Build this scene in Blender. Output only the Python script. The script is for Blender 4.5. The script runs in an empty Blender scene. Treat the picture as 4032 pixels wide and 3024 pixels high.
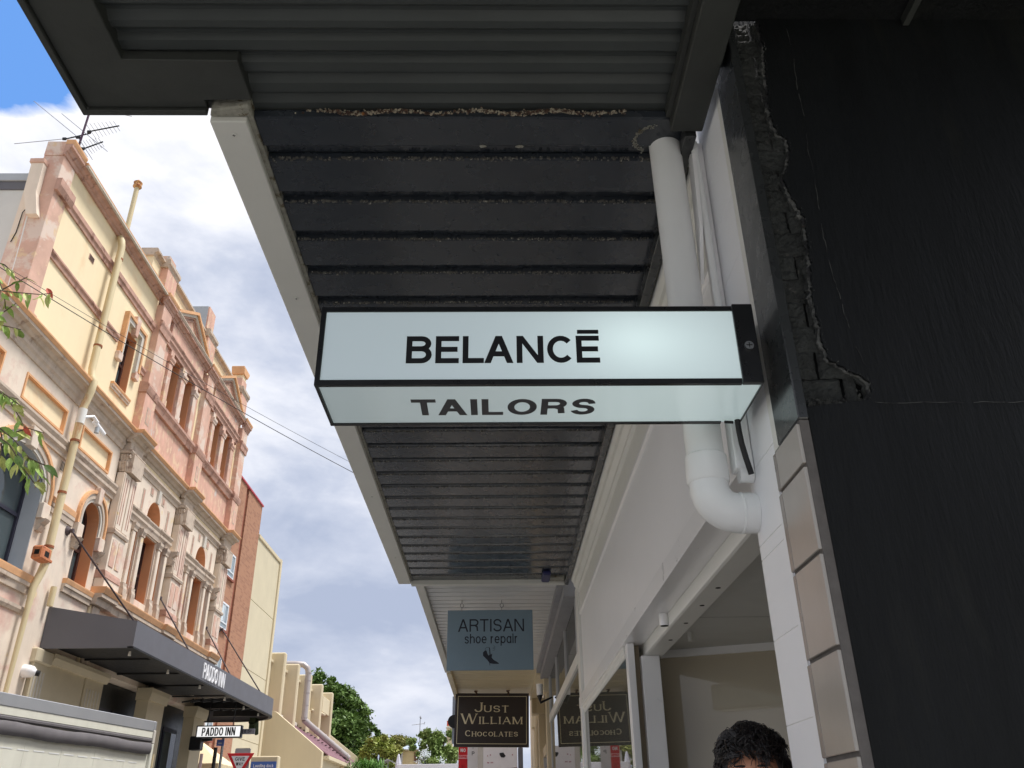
import bpy, bmesh, math, random
from mathutils import Vector, Matrix, noise
C = bpy.context.scene.collection
rnd = random.Random(7)
PI = math.pi
# ---------------------------------------------------------------- camera
cam = bpy.data.cameras.new('camera'); co = bpy.data.objects.new('camera', cam); C.objects.link(co)
yaw, pit, rol = math.radians(1.166), math.radians(27.503), math.radians(-0.784)
fwd = Vector((math.sin(yaw)*math.cos(pit), math.cos(yaw)*math.cos(pit), math.sin(pit)))
rr = Vector((math.cos(yaw), -math.sin(yaw), 0)); uu = rr.cross(fwd)
r2 = rr*math.cos(rol)+uu*math.sin(rol); u2 = -rr*math.sin(rol)+uu*math.cos(rol)
M3 = Matrix((r2, u2, -fwd)).transposed()
co.matrix_world = Matrix.Translation((0, 0, 1.5)) @ M3.to_4x4()
cam.sensor_width = 36; cam.lens = 30.01; cam.clip_start = .05; cam.clip_end = 2000
bpy.context.scene.camera = co
# ---------------------------------------------------------------- world and sun
SUN_EL, SUN_AZ = math.radians(66), math.radians(84)      # azimuth clockwise from +Y
W = bpy.data.worlds.new('World'); bpy.context.scene.world = W; W.use_nodes = True
nt = W.node_tree; N = nt.nodes; K = nt.links; N.clear()
out = N.new('ShaderNodeOutputWorld'); bg = N.new('ShaderNodeBackground'); K.new(bg.outputs[0], out.inputs[0])
sky = N.new('ShaderNodeTexSky'); sky.sky_type = 'NISHITA'; sky.sun_disc = False
sky.sun_elevation = SUN_EL; sky.sun_rotation = SUN_AZ; sky.air_density = 1.2; sky.ozone_density = 1.6
bg.inputs[1].default_value = 0.1
tc = N.new('ShaderNodeTexCoord')
def wmath(op, a, b=None, c=None, clamp=False):
    m = N.new('ShaderNodeMath'); m.operation = op; m.use_clamp = clamp
    for i, v in enumerate((a, b, c)):
        if v is None: continue
        if hasattr(v, 'is_linked') or hasattr(v, 'links'): K.new(v, m.inputs[i])
        else: m.inputs[i].default_value = v
    return m.outputs[0]
def wnoise(scale, detail, rough, loc, sc=(1, 1, 2.2), dist=0):
    mp = N.new('ShaderNodeMapping'); K.new(tc.outputs['Generated'], mp.inputs[0])
    mp.inputs['Location'].default_value = loc; mp.inputs['Scale'].default_value = sc
    n = N.new('ShaderNodeTexNoise'); K.new(mp.outputs[0], n.inputs['Vector'])
    n.inputs['Scale'].default_value = scale; n.inputs['Detail'].default_value = detail
    n.inputs['Roughness'].default_value = rough; n.inputs['Distortion'].default_value = dist
    return n.outputs['Fac']
def wmix(fac, a, b):
    m = N.new('ShaderNodeMix'); m.data_type = 'RGBA'
    if hasattr(fac, 'links'): K.new(fac, m.inputs[0])
    else: m.inputs[0].default_value = fac
    for i, v in ((6, a), (7, b)):
        if hasattr(v, 'links'): K.new(v, m.inputs[i])
        else: m.inputs[i].default_value = (*v, 1)
    return m.outputs[2]
def wramp(v, pts):
    r = N.new('ShaderNodeValToRGB'); K.new(v, r.inputs[0]); cr = r.color_ramp
    while len(cr.elements) < len(pts): cr.elements.new(.5)
    for e, (p, c) in zip(cr.elements, pts):
        e.position = p; e.color = (*c, 1) if isinstance(c, tuple) else (c, c, c, 1)
    return r.outputs[0]
def wdot(d):
    v = N.new('ShaderNodeVectorMath'); v.operation = 'DOT_PRODUCT'; K.new(tc.outputs['Generated'], v.inputs[0])
    v.inputs[1].default_value = Vector(d).normalized(); return v.outputs['Value']
S = 2.5     # cloud radiance in the units of the Nishita sky (background strength 0.1)
big = wnoise(1.7, 3, .5, (3.1, 0.4, 1.2))
fine = wnoise(5.5, 10, .56, (1.3, 4.2, 0.3), dist=.25)
shade = wnoise(3.0, 10, .56, (6.4, 2.2, 5.1), (1, 1, 1.7), .35)
rim = wmath('MULTIPLY', wmath('SUBTRACT', wdot((-.469, .530, .7065)), .968, clamp=True), 7.0, clamp=True)
tone = wmath('ADD', wmath('ADD', wmath('MULTIPLY', shade, .62), wmath('MULTIPLY', fine, .38)), wmath('MULTIPLY', rim, .45))
cloud = wramp(tone, [(.37, (.42*S, .48*S, .63*S)), (.45, (.56*S, .61*S, .74*S)), (.52, (.76*S, .79*S, .88*S)), (.60, (.98*S, .98*S, 1.02*S))])
# openings in the cloud: low-frequency noise, widest towards the upper left where the photo shows blue
hole = wmath('MULTIPLY', wmath('SUBTRACT', wdot((-.469, .530, .7065)), .9850, clamp=True), 95.0)
m = wmath('ADD', wmath('ADD', hole, wmath('MULTIPLY', fine, 1.4)), wmath('MULTIPLY', big, .8))
gap = wramp(m, [(0, 0.0), (1, 1.0)])
gapf = wmath('SMOOTH_MIN', wmath('MULTIPLY', wmath('SUBTRACT', m, 1.62, clamp=False), 6.0, clamp=True), 1.0, .01)
blue = wmix(.88, sky.outputs[0], (.10*S, .29*S, .74*S))
K.new(wmix(gapf, cloud, blue), bg.inputs[0])
sun = bpy.data.lights.new('sun', 'SUN'); so = bpy.data.objects.new('sun', sun); C.objects.link(so)
sun.energy = 1.05; sun.angle = math.radians(14); sun.color = (1, .97, .93)
sd = Vector((math.sin(SUN_AZ)*math.cos(SUN_EL), math.cos(SUN_AZ)*math.cos(SUN_EL), math.sin(SUN_EL)))
so.rotation_euler = sd.to_track_quat('Z', 'Y').to_euler(); so.location = sd*60
bpy.context.scene.cycles.diffuse_bounces = 8; bpy.context.scene.cycles.max_bounces = 14
vs = bpy.context.scene.view_settings
vs.view_transform = 'Standard'; vs.look = 'None'; vs.exposure = 2.15; vs.gamma = 1; vs.use_curve_mapping = False
# ---------------------------------------------------------------- materials
MC = {}
def srgb(r, g, b, k=1.0):
    f = lambda c: ((c/255)/12.92 if c/255 <= .04045 else ((c/255+.055)/1.055)**2.4)*k
    return (f(r), f(g), f(b))
def mat(name, col, rough=.6, var=.12, scale=6, bump=0, bscale=40, col2=None, mask=(.5, .6), mscale=4, spec=.4,
        metal=0, col3=None, mask3=(.6, .66), m3scale=9, streak=0, emis=None, stretch=(1, 1, 1), coat=0):
    if name in MC: return MC[name]
    m = bpy.data.materials.new(name); m.use_nodes = True; t = m.node_tree; n = t.nodes; k = t.links
    b = n['Principled BSDF']; b.inputs['Roughness'].default_value = rough; b.inputs['Metallic'].default_value = metal
    b.inputs['Specular IOR Level'].default_value = spec
    if coat: b.inputs['Coat Weight'].default_value = coat; b.inputs['Coat Roughness'].default_value = .12
    tcn = n.new('ShaderNodeTexCoord'); mp = n.new('ShaderNodeMapping'); k.new(tcn.outputs['Object'], mp.inputs[0])
    mp.inputs['Scale'].default_value = stretch
    def noise(s, d=6, r=.6, dist=0):
        x = n.new('ShaderNodeTexNoise'); k.new(mp.outputs[0], x.inputs['Vector'])
        x.inputs['Scale'].default_value = s; x.inputs['Detail'].default_value = d; x.inputs['Roughness'].default_value = r
        x.inputs['Distortion'].default_value = dist
        return x.outputs['Fac']
    def mixc(f, a, c):
        x = n.new('ShaderNodeMix'); x.data_type = 'RGBA'; k.new(f, x.inputs[0])
        for i, v in ((6, a), (7, c)):
            if isinstance(v, tuple): x.inputs[i].default_value = (*v, 1)
            else: k.new(v, x.inputs[i])
        return x.outputs[2]
    def mr(v, lo, hi, a=0., c=1.):
        x = n.new('ShaderNodeMapRange'); k.new(v, x.inputs[0])
        for i, q in zip((1, 2, 3, 4), (lo, hi, a, c)): x.inputs[i].default_value = q
        return x.outputs[0]
    lo = tuple(max(0, c*(1-var)) for c in col); hi = tuple(min(1, c*(1+var)) for c in col)
    cc = mixc(mr(noise(scale), .3, .7), lo, hi)
    if col2: cc = mixc(mr(noise(mscale, 9, .68, .3), *mask), cc, col2)
    if col3: cc = mixc(mr(noise(m3scale, 9, .7), *mask3), cc, col3)
    if streak:
        mp2 = n.new('ShaderNodeMapping'); k.new(tcn.outputs['Object'], mp2.inputs[0]); mp2.inputs['Scale'].default_value = (9, 9, .5)
        x = n.new('ShaderNodeTexNoise'); k.new(mp2.outputs[0], x.inputs['Vector']); x.inputs['Scale'].default_value = 1; x.inputs['Detail'].default_value = 5
        cc = mixc(mr(x.outputs['Fac'], .45, .75, 0., streak), cc, tuple(c*.55 for c in col))
    k.new(cc, b.inputs['Base Color'])
    k.new(mr(noise(scale*2.3), .2, .8, max(.02, rough-.08), min(1, rough+.08)), b.inputs['Roughness'])
    if bump:
        bn = n.new('ShaderNodeBump'); bn.inputs['Strength'].default_value = bump; bn.inputs['Distance'].default_value = .02
        k.new(noise(bscale, 8, .65), bn.inputs['Height']); k.new(bn.outputs[0], b.inputs['Normal'])
    if emis: b.inputs['Emission Color'].default_value = (*emis[0], 1); b.inputs['Emission Strength'].default_value = emis[1]
    MC[name] = m; return m
def glass(name, tint=(.35, .36, .34), ior=1.6, rough=.015, body=(.05, .055, .05), bodyf=.35):
    if name in MC: return MC[name]
    m = bpy.data.materials.new(name); m.use_nodes = True; t = m.node_tree; n = t.nodes; k = t.links; n.clear()
    o = n.new('ShaderNodeOutputMaterial'); tr = n.new('ShaderNodeBsdfTransparent'); tr.inputs[0].default_value = (*tint, 1)
    df = n.new('ShaderNodeBsdfDiffuse'); df.inputs[0].default_value = (*body, 1)
    m1 = n.new('ShaderNodeMixShader'); m1.inputs[0].default_value = bodyf; k.new(tr.outputs[0], m1.inputs[1]); k.new(df.outputs[0], m1.inputs[2])
    gl = n.new('ShaderNodeBsdfGlossy'); gl.inputs['Roughness'].default_value = rough
    fr = n.new('ShaderNodeFresnel'); fr.inputs[0].default_value = ior
    m2 = n.new('ShaderNodeMixShader'); k.new(fr.outputs[0], m2.inputs[0]); k.new(m1.outputs[0], m2.inputs[1]); k.new(gl.outputs[0], m2.inputs[2])
    k.new(m2.outputs[0], o.inputs[0]); MC[name] = m; return m
# ---------------------------------------------------------------- mesh building
class MB:
    def __init__(s): s.v = []; s.f = []
    def add(s, vs_, fs):
        o = len(s.v); s.v += [tuple(p) for p in vs_]; s.f += [tuple(i+o for i in f) for f in fs]; return s
    def box(s, x0, x1, y0, y1, z0, z1):
        x0, x1 = min(x0, x1), max(x0, x1); y0, y1 = min(y0, y1), max(y0, y1); z0, z1 = min(z0, z1), max(z0, z1)
        return s.add([(x0, y0, z0), (x1, y0, z0), (x1, y1, z0), (x0, y1, z0), (x0, y0, z1), (x1, y0, z1), (x1, y1, z1), (x0, y1, z1)],
              [(0, 3, 2, 1), (4, 5, 6, 7), (0, 1, 5, 4), (1, 2, 6, 5), (2, 3, 7, 6), (3, 0, 4, 7)])
    def loft(s, rings, caps=True, closed=True):
        n = len(rings[0]); o = len(s.v)
        for r in rings: s.v += [tuple(p) for p in r]
        for i in range(len(rings)-1):
            for j in range(n if closed else n-1):
                a, b = o+i*n+j, o+i*n+(j+1) % n; s.f.append((a, b, b+n, a+n))
        if caps: s.f.append(tuple(o+j for j in range(n-1, -1, -1))); s.f.append(tuple(o+(len(rings)-1)*n+j for j in range(n)))
        return s
    def tube(s, pts, r, n=10, caps=True):
        pts = [Vector(p) for p in pts]; rs = r if isinstance(r, (list, tuple)) else [r]*len(pts); rings = []; up = None
        for i, p in enumerate(pts):
            d = (pts[min(i+1, len(pts)-1)]-pts[max(i-1, 0)]).normalized()
            if up is None: up = Vector((0, 0, 1)) if abs(d.z) < .9 else Vector((1, 0, 0))
            a = d.cross(up)
            if a.length < 1e-4: a = d.cross(Vector((0, 1, 0)))
            a.normalize(); b = a.cross(d).normalized(); up = b
            rings.append([p+(a*math.cos(t)+b*math.sin(t))*rs[i] for t in [2*PI*j/n for j in range(n)]])
        return s.loft(rings, caps)
    def prism(s, poly, a, b, fn):      # poly of (u,v) from a to b along the third axis; fn(u,v,w)->xyz; convex or simple polygon
        n = len(poly); o = len(s.v)
        s.v += [tuple(fn(u, v, a)) for u, v in poly]+[tuple(fn(u, v, b)) for u, v in poly]
        for j in range(n): s.f.append((o+j, o+(j+1) % n, o+n+(j+1) % n, o+n+j))
        from mathutils.geometry import tessellate_polygon
        tr = tessellate_polygon([[Vector((u, v, 0)) for u, v in poly]])
        for t in tr: s.f.append(tuple(o+i for i in t)); s.f.append(tuple(o+n+i for i in reversed(t)))
        return s
    def build(s, name, m, parent=None, smooth=False, bev=0, kind=None):
        me = bpy.data.meshes.new(name); L = WL.get(parent, Vector((0, 0, 0))) if parent else Vector((0, 0, 0))
        me.from_pydata([tuple(Vector(p)-L) for p in s.v], [], s.f)
        bm = bmesh.new(); bm.from_mesh(me); bmesh.ops.recalc_face_normals(bm, faces=bm.faces[:])
        if bev: bmesh.ops.bevel(bm, geom=[e for e in bm.edges if len(e.link_faces) == 2 and e.calc_face_angle(0) > .6], offset=bev, segments=1, affect='EDGES')
        bm.to_mesh(me); bm.free()
        if smooth:
            for p in me.polygons: p.use_smooth = True
            try: me.set_sharp_from_angle(angle=math.radians(38))
            except Exception: pass
        me.materials.append(m)
        o = bpy.data.objects.new(name, me); C.objects.link(o)
        if parent: o.parent = parent; WL[o] = L
        else: WL[o] = Vector((0, 0, 0))
        if kind: o['kind'] = kind
        return o
WL = {}
def thing(name, label, cat, loc=(0, 0, 0), group=None):
    o = bpy.data.objects.new(name, None); C.objects.link(o); o.location = loc; o.empty_display_size = .2
    WL[o] = Vector(loc); o['label'] = label; o['category'] = cat
    if group: o['group'] = group
    return o
def tag(o, label, cat, group=None):
    o['label'] = label; o['category'] = cat
    if group: o['group'] = group
    return o
def BX(name, m, parent, *b, bev=0, **kw): return MB().box(*b).build(name, m, parent, bev=bev, **kw)
def wallholes(outer, holes, d0, d1, fn):
    """flat wall with openings: outer polygon and holes in (u,v), extruded d0..d1; fn(u,v,d)->xyz. Returns MB"""
    from mathutils.geometry import tessellate_polygon
    mb = MB(); loops = [outer]+holes
    flat = [p for l in loops for p in l]
    tr = tessellate_polygon([[Vector((u, v, 0)) for u, v in l] for l in loops])
    n = len(flat)
    mb.v = [tuple(fn(u, v, d0)) for u, v in flat]+[tuple(fn(u, v, d1)) for u, v in flat]
    for t in tr: mb.f.append(tuple(t)); mb.f.append(tuple(n+i for i in reversed(t)))
    k = 0
    for l in loops:
        m_ = len(l)
        for j in range(m_): mb.f.append((k+j, k+(j+1) % m_, n+k+(j+1) % m_, n+k+j))
        k += m_
    return mb
def arc(cx, cy, rx, ry, a0, a1, n): return [(cx+rx*math.cos(math.radians(a0+(a1-a0)*i/n)), cy+ry*math.sin(math.radians(a0+(a1-a0)*i/n))) for i in range(n+1)]
# ---------------------------------------------------------------- lettering (own stroke alphabet)
def A_(cx, cy, rx, ry, a0, a1, n=10): return arc(cx, cy, rx, ry, a0, a1, n)
G = {  # glyph: (width, [strokes]); a stroke is a centre line in 0..1; 'q' = slanted bar cut level, (x0,x1,thin)
 'A': (.80, [('q', 0, .5, 1), ('q', 1, .5, 0), [(.2, .30), (.8, .30)]]),
 'B': (.72, [[(0, 0), (0, 1)], [(0, 1), (.6, 1)]+A_(.6, .77, .36, .23, 90, -90)+[(0, .54)], [(0, .54), (.62, .54)]+A_(.62, .27, .38, .27, 90, -90)+[(0, 0)]]),
 'C': (.78, [A_(.5, .5, .5, .5, 42, 318, 22)]),
 'D': (.76, [[(0, 0), (0, 1)], [(0, 1), (.45, 1)]+A_(.45, .5, .55, .5, 90, -90, 14)+[(0, 0)]]),
 'E': (.66, [[(0, 0), (0, 1)], [(0, 1), (1, 1)], [(0, .51), (.92, .51)], [(0, 0), (1, 0)]]),
 'G': (.80, [A_(.5, .5, .5, .5, 45, 330, 22)+[(1, .44), (.58, .44)]]),
 'H': (.74, [[(0, 0), (0, 1)], [(1, 0), (1, 1)], [(0, .52), (1, .52)]]),
 'I': (.16, [[(.5, 0), (.5, 1)]]),
 'J': (.56, [[(1, 1), (1, .3)]+A_(.5, .3, .5, .3, 0, -170, 12)]),
 'L': (.60, [[(0, 1), (0, 0)], [(0, 0), (1, 0)]]),
 'M': (.90, [[(0, 0), (0, 1)], ('q', .5, .02, 0), ('q', .5, .98, 1), [(1, 0), (1, 1)]]),
 'N': (.76, [[(0, 0), (0, 1)], ('q', .98, .02, 0), [(1, 0), (1, 1)]]),
 'O': (.82, [A_(.5, .5, .5, .5, 0, 360, 28)]),
 'P': (.68, [[(0, 0), (0, 1)], [(0, 1), (.6, 1)]+A_(.6, .73, .4, .27, 90, -90)+[(0, .46)]]),
 'R': (.72, [[(0, 0), (0, 1)], [(0, 1), (.6, 1)]+A_(.6, .75, .38, .25, 90, -90)+[(0, .5)], [(.6, .5), (.88, .38), (.94, 0)]]),
 'S': (.68, [[(.97, .74)]+A_(.5, .76, .46, .24, 10, 250, 14)+A_(.5, .26, .49, .26, 70, -170, 14)]),
 'T': (.68, [[(.5, 0), (.5, 1)], [(0, 1), (1, 1)]]),
 'U': (.74, [[(0, 1), (0, .34)]+A_(.5, .34, .5, .34, 180, 360, 14)+[(1, 1)]]),
 'V': (.76, [('q', .5, 0, 0), ('q', .5, 1, 1)]),
 'W': (1.1, [('q', .27, 0, 0), ('q', .27, .5, 1), ('q', .73, .5, 0), ('q', .73, 1, 1)]),
 'Y': (.76, [[(.5, 0), (.5, .45)], [(.5, .45), (0, 1)], [(.5, .45), (1, 1)]]),
 's': (.50, [[(.93, .54)]+A_(.5, .55, .44, .17, 15, 250, 12)+A_(.5, .18, .46, .18, 70, -165, 12)]),
 'h': (.54, [[(0, 0), (0, 1)], [(0, .42)]+A_(.5, .45, .5, .27, 180, 0, 10)+[(1, 0)]]),
 'o': (.56, [A_(.5, .36, .5, .36, 0, 360, 22)]),
 'e': (.56, [[(0, .37), (1, .37)]+A_(.5, .36, .5, .36, 0, 318, 20)]),
 'r': (.34, [[(0, 0), (0, .72)], [(0, .42), (.3, .68), (1, .7)]]),
 'p': (.56, [[(0, -.27), (0, .72)], A_(.5, .36, .5, .36, 0, 360, 20)]),
 'a': (.54, [A_(.5, .36, .5, .36, 0, 360, 20), [(1, .72), (1, 0)]]),
 'd': (.56, [A_(.5, .36, .5, .36, 0, 360, 20), [(1, 1), (1, 0)]]),
 'g': (.56, [A_(.5, .36, .5, .36, 0, 360, 20), [(1, .72), (1, -.05)]+A_(.5, -.05, .5, .22, 0, -160, 8)]),
 'i': (.16, [[(.5, 0), (.5, .72)], [(.5, .87), (.5, 1)]]),
 'n': (.54, [[(0, 0), (0, .72)], [(0, .42)]+A_(.5, .45, .5, .27, 180, 0, 10)+[(1, 0)]]),
 'c': (.52, [A_(.5, .36, .5, .36, 45, 315, 18)]),
 'k': (.52, [[(0, 0), (0, 1)], [(0, .28), (.95, .72)], [(.3, .42), (1, 0)]]),
 't': (.32, [[(.45, 1), (.45, .1), (.9, 0)], [(0, .72), (1, .72)]]),
 '2': (.56, [[(0, .72)]+A_(.5, .73, .5, .27, 170, -20, 10)+[(0, 0), (1, 0)]]),
}
WORDS = []
def letters(s, h, w=.16, xs=1.0, gap=.13, serif=0, small=None):
    """returns list of polygons [(x,y)...] and total width; h = cap height, w = stroke (fraction of h)"""
    polys = []; x = 0.0; WORDS.clear(); wi = 0
    for i, ch in enumerate(s):
        WORDS.extend([wi]*(len(polys)-len(WORDS)))
        if ch == ' ': x += .34*h*xs; wi += 1; continue
        k = h; c = ch
        if small and ch.islower(): c = ch.upper(); k = h*small
        base = {'Ē': 'E'}.get(c, c); gw, st = G[base]; x -= .06*h*xs if ch == 'Ē' else (.085*h*xs if i and not serif and s[i-1]+ch in ('TA', 'LA') else 0); ww = w*k
        if k != h: ww *= 1.12
        Wd = max(gw*k*xs, ww*1.0)
        T = lambda p: (x+ww/2+p[0]*(Wd-ww), ww/2+p[1]*(k-ww))
        thin = .5 if serif else 1
        for q in st:
            if isinstance(q, tuple):
                hw = ww/2*1.12*(thin if q[3] else 1)
                X0 = x+ww/2+q[1]*(Wd-ww); X1 = x+ww/2+q[2]*(Wd-ww)
                polys.append([(X0-hw, 0), (X0+hw, 0), (X1+hw, k), (X1-hw, k)])
                if serif:
                    for xx, yy, tst in ((X0, 0, q[1] in (0, 1)), (X1, k, q[2] in (0, 1) or (base == 'A'))):
                        if base in 'AMN' and yy == 0 and q[1] in (0, 1) or base in 'WV' and yy > 0 and q[2] in (0, 1):
                            polys.append([(xx-ww*.8, yy-(ww*.3 if yy else 0)), (xx+ww*.8, yy-(ww*.3 if yy else 0)), (xx+ww*.8, yy+(0 if yy else ww*.3)), (xx-ww*.8, yy+(0 if yy else ww*.3))])
                continue
            P = [Vector(T(p)) for p in q]
            vert = len(q) == 2 and abs(q[0][0]-q[1][0]) < .01
            if vert and not (c in 'iIT' and base != 'I' and False):
                a, b = sorted(P, key=lambda v: v.y); a = a-Vector((0, ww/2)); b = b+Vector((0, ww/2)); P = [a, b]
                if serif:
                    for e, yy in ((a, a.y), (b, b.y-ww*.3)):
                        if base in 'TU' and e is b and base == 'T': continue
                        polys.append([(e.x-ww*.95, yy), (e.x+ww*.95, yy), (e.x+ww*.95, yy+ww*.3), (e.x-ww*.95, yy+ww*.3)])
            elif len(q) == 2 and abs(q[0][1]-q[1][1]) < .01:
                P[1] = P[1]+Vector((ww/2 if q[1][0] > .9 and base != 'A' else 0, 0)); P[0] = P[0]-Vector((ww/2 if base in 'TE' and q[0][0] == 0 else 0, 0))
            closed = (P[0]-P[-1]).length < 1e-4
            if closed: P = P[:-1]
            n = len(P); L = []; R = []
            for j in range(n):
                a = P[j-1] if (j or closed) else P[j]; b = P[(j+1) % n] if (j < n-1 or closed) else P[j]
                d1 = (P[j]-a); d2 = (b-P[j])
                d1 = d1.normalized() if d1.length > 1e-9 else d2.normalized(); d2 = d2.normalized() if d2.length > 1e-9 else d1
                t = (d1+d2)
                t = t.normalized() if t.length > 1e-6 else d1
                nn = Vector((-t.y, t.x)); cs = max(.5, nn.dot(Vector((-d1.y, d1.x))))
                th = ww/2/cs
                if thin != 1: th *= (.45+.55*abs(t.y))
                L.append(P[j]+nn*th); R.append(P[j]-nn*th)
            m_ = n if closed else n-1
            for j in range(m_):
                j2 = (j+1) % n; polys.append([tuple(L[j]), tuple(L[j2]), tuple(R[j2]), tuple(R[j])])
            if serif and base == 'U':
                for e in (P[0], P[-1]): polys.append([(e.x-ww*.9, e.y), (e.x+ww*.9, e.y), (e.x+ww*.9, e.y+ww*.3), (e.x-ww*.9, e.y+ww*.3)])
            if serif and base == 'J': e = P[0]; polys.append([(e.x-ww*.9, e.y), (e.x+ww*.9, e.y), (e.x+ww*.9, e.y+ww*.3), (e.x-ww*.9, e.y+ww*.3)])
        if ch == 'Ē': polys.append([(x+ww*.3, k*1.075), (x+Wd, k*1.075), (x+Wd, k*1.075+ww*.8), (x+ww*.3, k*1.075+ww*.8)])
        x += Wd+gap*h*xs
    WORDS.extend([wi]*(len(polys)-len(WORDS)))
    return polys, x-gap*h*xs
def text(name, s, m, parent, org, ux, uy, h, width=None, depth=.002, align='l', **kw):
    org = Vector(org); ux = Vector(ux).normalized(); uy = Vector(uy).normalized(); nz = ux.cross(uy)
    polys, tw = letters(s, h, **kw)
    if width: kw['xs'] = kw.get('xs', 1)*width/tw; polys, tw = letters(s, h, **kw); kx = width/tw
    else: kx = 1
    x0 = -tw*kx/2 if align == 'c' else 0
    ms = [MB() for _ in range(max(WORDS)+1)]
    for i, p in enumerate(polys):
        dd = depth+(i % 5)*depth*.06
        ms[WORDS[i]].loft([[org+ux*(x0+a*kx)+uy*b+nz*(-.0004) for a, b in p], [org+ux*(x0+a*kx)+uy*b+nz*dd for a, b in p]])
    return [q.build(name, m, parent) for q in ms]
# ================================================================ materials used
m_black = mat('black_paint', srgb(38, 43, 50), rough=.27, var=.12, scale=3, bump=.025, bscale=9, col2=srgb(70, 66, 60), mask=(.66, .74), mscale=7, coat=.5, spec=.5)
m_black2 = mat('flat_charcoal_paint', srgb(52, 54, 52), rough=.6, var=.15, scale=4, bump=.12, bscale=25, col2=srgb(76, 70, 60), mask=(.70, .76), mscale=9)
m_corr = mat('charcoal_corrugated', srgb(56, 60, 60), rough=.55, var=.12, scale=3, bump=.06)
m_debris = mat('flaking_paint_debris', srgb(84, 82, 78), rough=.9, var=.5, scale=60, bump=.6, bscale=120, col2=srgb(180, 176, 166), mask=(.56, .62), mscale=90, col3=srgb(120, 66, 30), mask3=(.64, .70), m3scale=14)
m_fascia = mat('warm_grey_board', srgb(214, 213, 208), rough=.55, var=.04, scale=2, bump=.03)
m_caulk = mat('old_caulk', srgb(150, 148, 138), rough=.85, var=.25, scale=30, bump=.5, bscale=60, col2=srgb(96, 84, 62), mask=(.55, .62), mscale=20)
m_white = mat('white_gloss_paint', srgb(240, 239, 240), rough=.32, var=.02, scale=2.5, bump=.012, bscale=9, coat=.2, spec=.5)
m_white2 = mat('off_white_paint', srgb(226, 225, 220), rough=.42, var=.03, scale=3, bump=.05, bscale=14)
m_render = mat('white_rendered_blocks', srgb(240, 240, 243), rough=.5, var=.02, scale=3, bump=.05, bscale=30)
m_pvc = mat('painted_pvc', srgb(232, 233, 233), rough=.38, var=.03, scale=3, bump=.03, bscale=14, coat=.1, col2=srgb(186, 180, 168), mask=(.68, .80), mscale=5, col3=srgb(120, 112, 100), mask3=(.80, .82), m3scale=50)
m_pier = mat('rough_black_paint', srgb(15, 17, 19), rough=.62, var=.35, scale=5, bump=.5, bscale=70, spec=.22, col2=srgb(24, 25, 24), mask=(.58, .68), mscale=9, col3=srgb(120, 120, 120), mask3=(.785, .80), m3scale=60, stretch=(1, 1, .16))
m_strip = mat('dark_grey_gloss_strip', srgb(44, 46, 47), rough=.28, var=.12, scale=5, bump=.04, coat=.4)
m_brickd = mat('black_painted_brick', srgb(52, 54, 53), rough=.6, var=.4, scale=14, bump=1, bscale=60, col2=srgb(88, 86, 82), mask=(.62, .68), mscale=22)
m_mort = mat('broken_render_edge', srgb(96, 97, 95), rough=.9, var=.4, scale=20, bump=.9, bscale=50, col2=srgb(48, 48, 50), mask=(.48, .55), mscale=16)
m_tile = mat('bronze_glazed_tile', srgb(162, 156, 149), rough=.22, var=.10, scale=3, bump=.015, bscale=6, coat=.3, spec=.6, stretch=(1, 1, .5))
m_tile2 = mat('bronze_tile_edge', srgb(140, 132, 126), rough=.3, var=.08, scale=6, coat=.4)
m_grout = mat('grey_grout', srgb(96, 92, 90), rough=.8, var=.15, scale=30)
m_ink = mat('black_vinyl', srgb(16, 16, 20), rough=.45, var=.05)
m_metal = mat('brushed_zinc', srgb(150, 152, 152), rough=.35, var=.15, scale=30, metal=.9)
m_dark = mat('black_aluminium', srgb(20, 21, 23), rough=.3, var=.08, spec=.5)
m_cable = mat('black_conduit', srgb(28, 28, 30), rough=.5, var=.2, scale=30)
m_brown = mat('cocoa_interior_wall', srgb(150, 138, 118), rough=.7, var=.05)
m_ceil = mat('entry_ceiling', srgb(205, 205, 200), rough=.6, var=.03)
m_hole = mat('dark_socket', srgb(18, 16, 14), rough=.9)
g_win = glass('shop_window_glass', tint=(.30, .31, .29), ior=2.0, body=(.14, .145, .12), bodyf=.65)
g_door = glass('bronze_entry_glass', tint=(.6, .56, .48), ior=1.5, body=(.62, .55, .43), bodyf=.85)
# ================================================================ ground
def gz(y): return 0 if y < 22 else (.085*(y-22) if y < 60 else 3.23)
m_path = mat('pale_concrete_footpath', srgb(205, 201, 193), rough=.85, var=.12, scale=3, bump=.2, col2=srgb(180, 176, 168), mask=(.5, .65), mscale=1.2)  # out-of-view paving, made paler to bounce light up under the awnings
m_road = mat('bounce_pale_asphalt', (.17, .17, .17), rough=.85, var=.25, scale=20, bump=.5, bscale=120)  # out-of-view road, lightened beyond plain asphalt to act as a reflector
m_land = mat('hill_ground', (.09, .10, .06), rough=.95, var=.3, scale=.5)
m_kerb = mat('sandstone_kerb', srgb(170, 160, 142), rough=.8, var=.15, scale=6, bump=.2)
m_line = mat('road_marking', (.72, .72, .70), rough=.7, var=.1, scale=12)
def sheet(name, x0, x1, ys, dz, m):
    mb = MB()
    for y in ys: mb.v += [(x0, y, gz(y)+dz), (x1, y, gz(y)+dz)]
    for i in range(len(ys)-1): mb.f.append((2*i, 2*i+1, 2*i+3, 2*i+2))
    return mb.build(name, m, kind='structure')
YS = [-30, -10, 0, 10, 22, 30, 40, 50, 60, 80, 200]
sheet('ground', -700, 700, [-700]+YS+[900], -.16, m_land)
sheet('road', -6.0, -1.25, YS, -.13, m_road)
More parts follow.
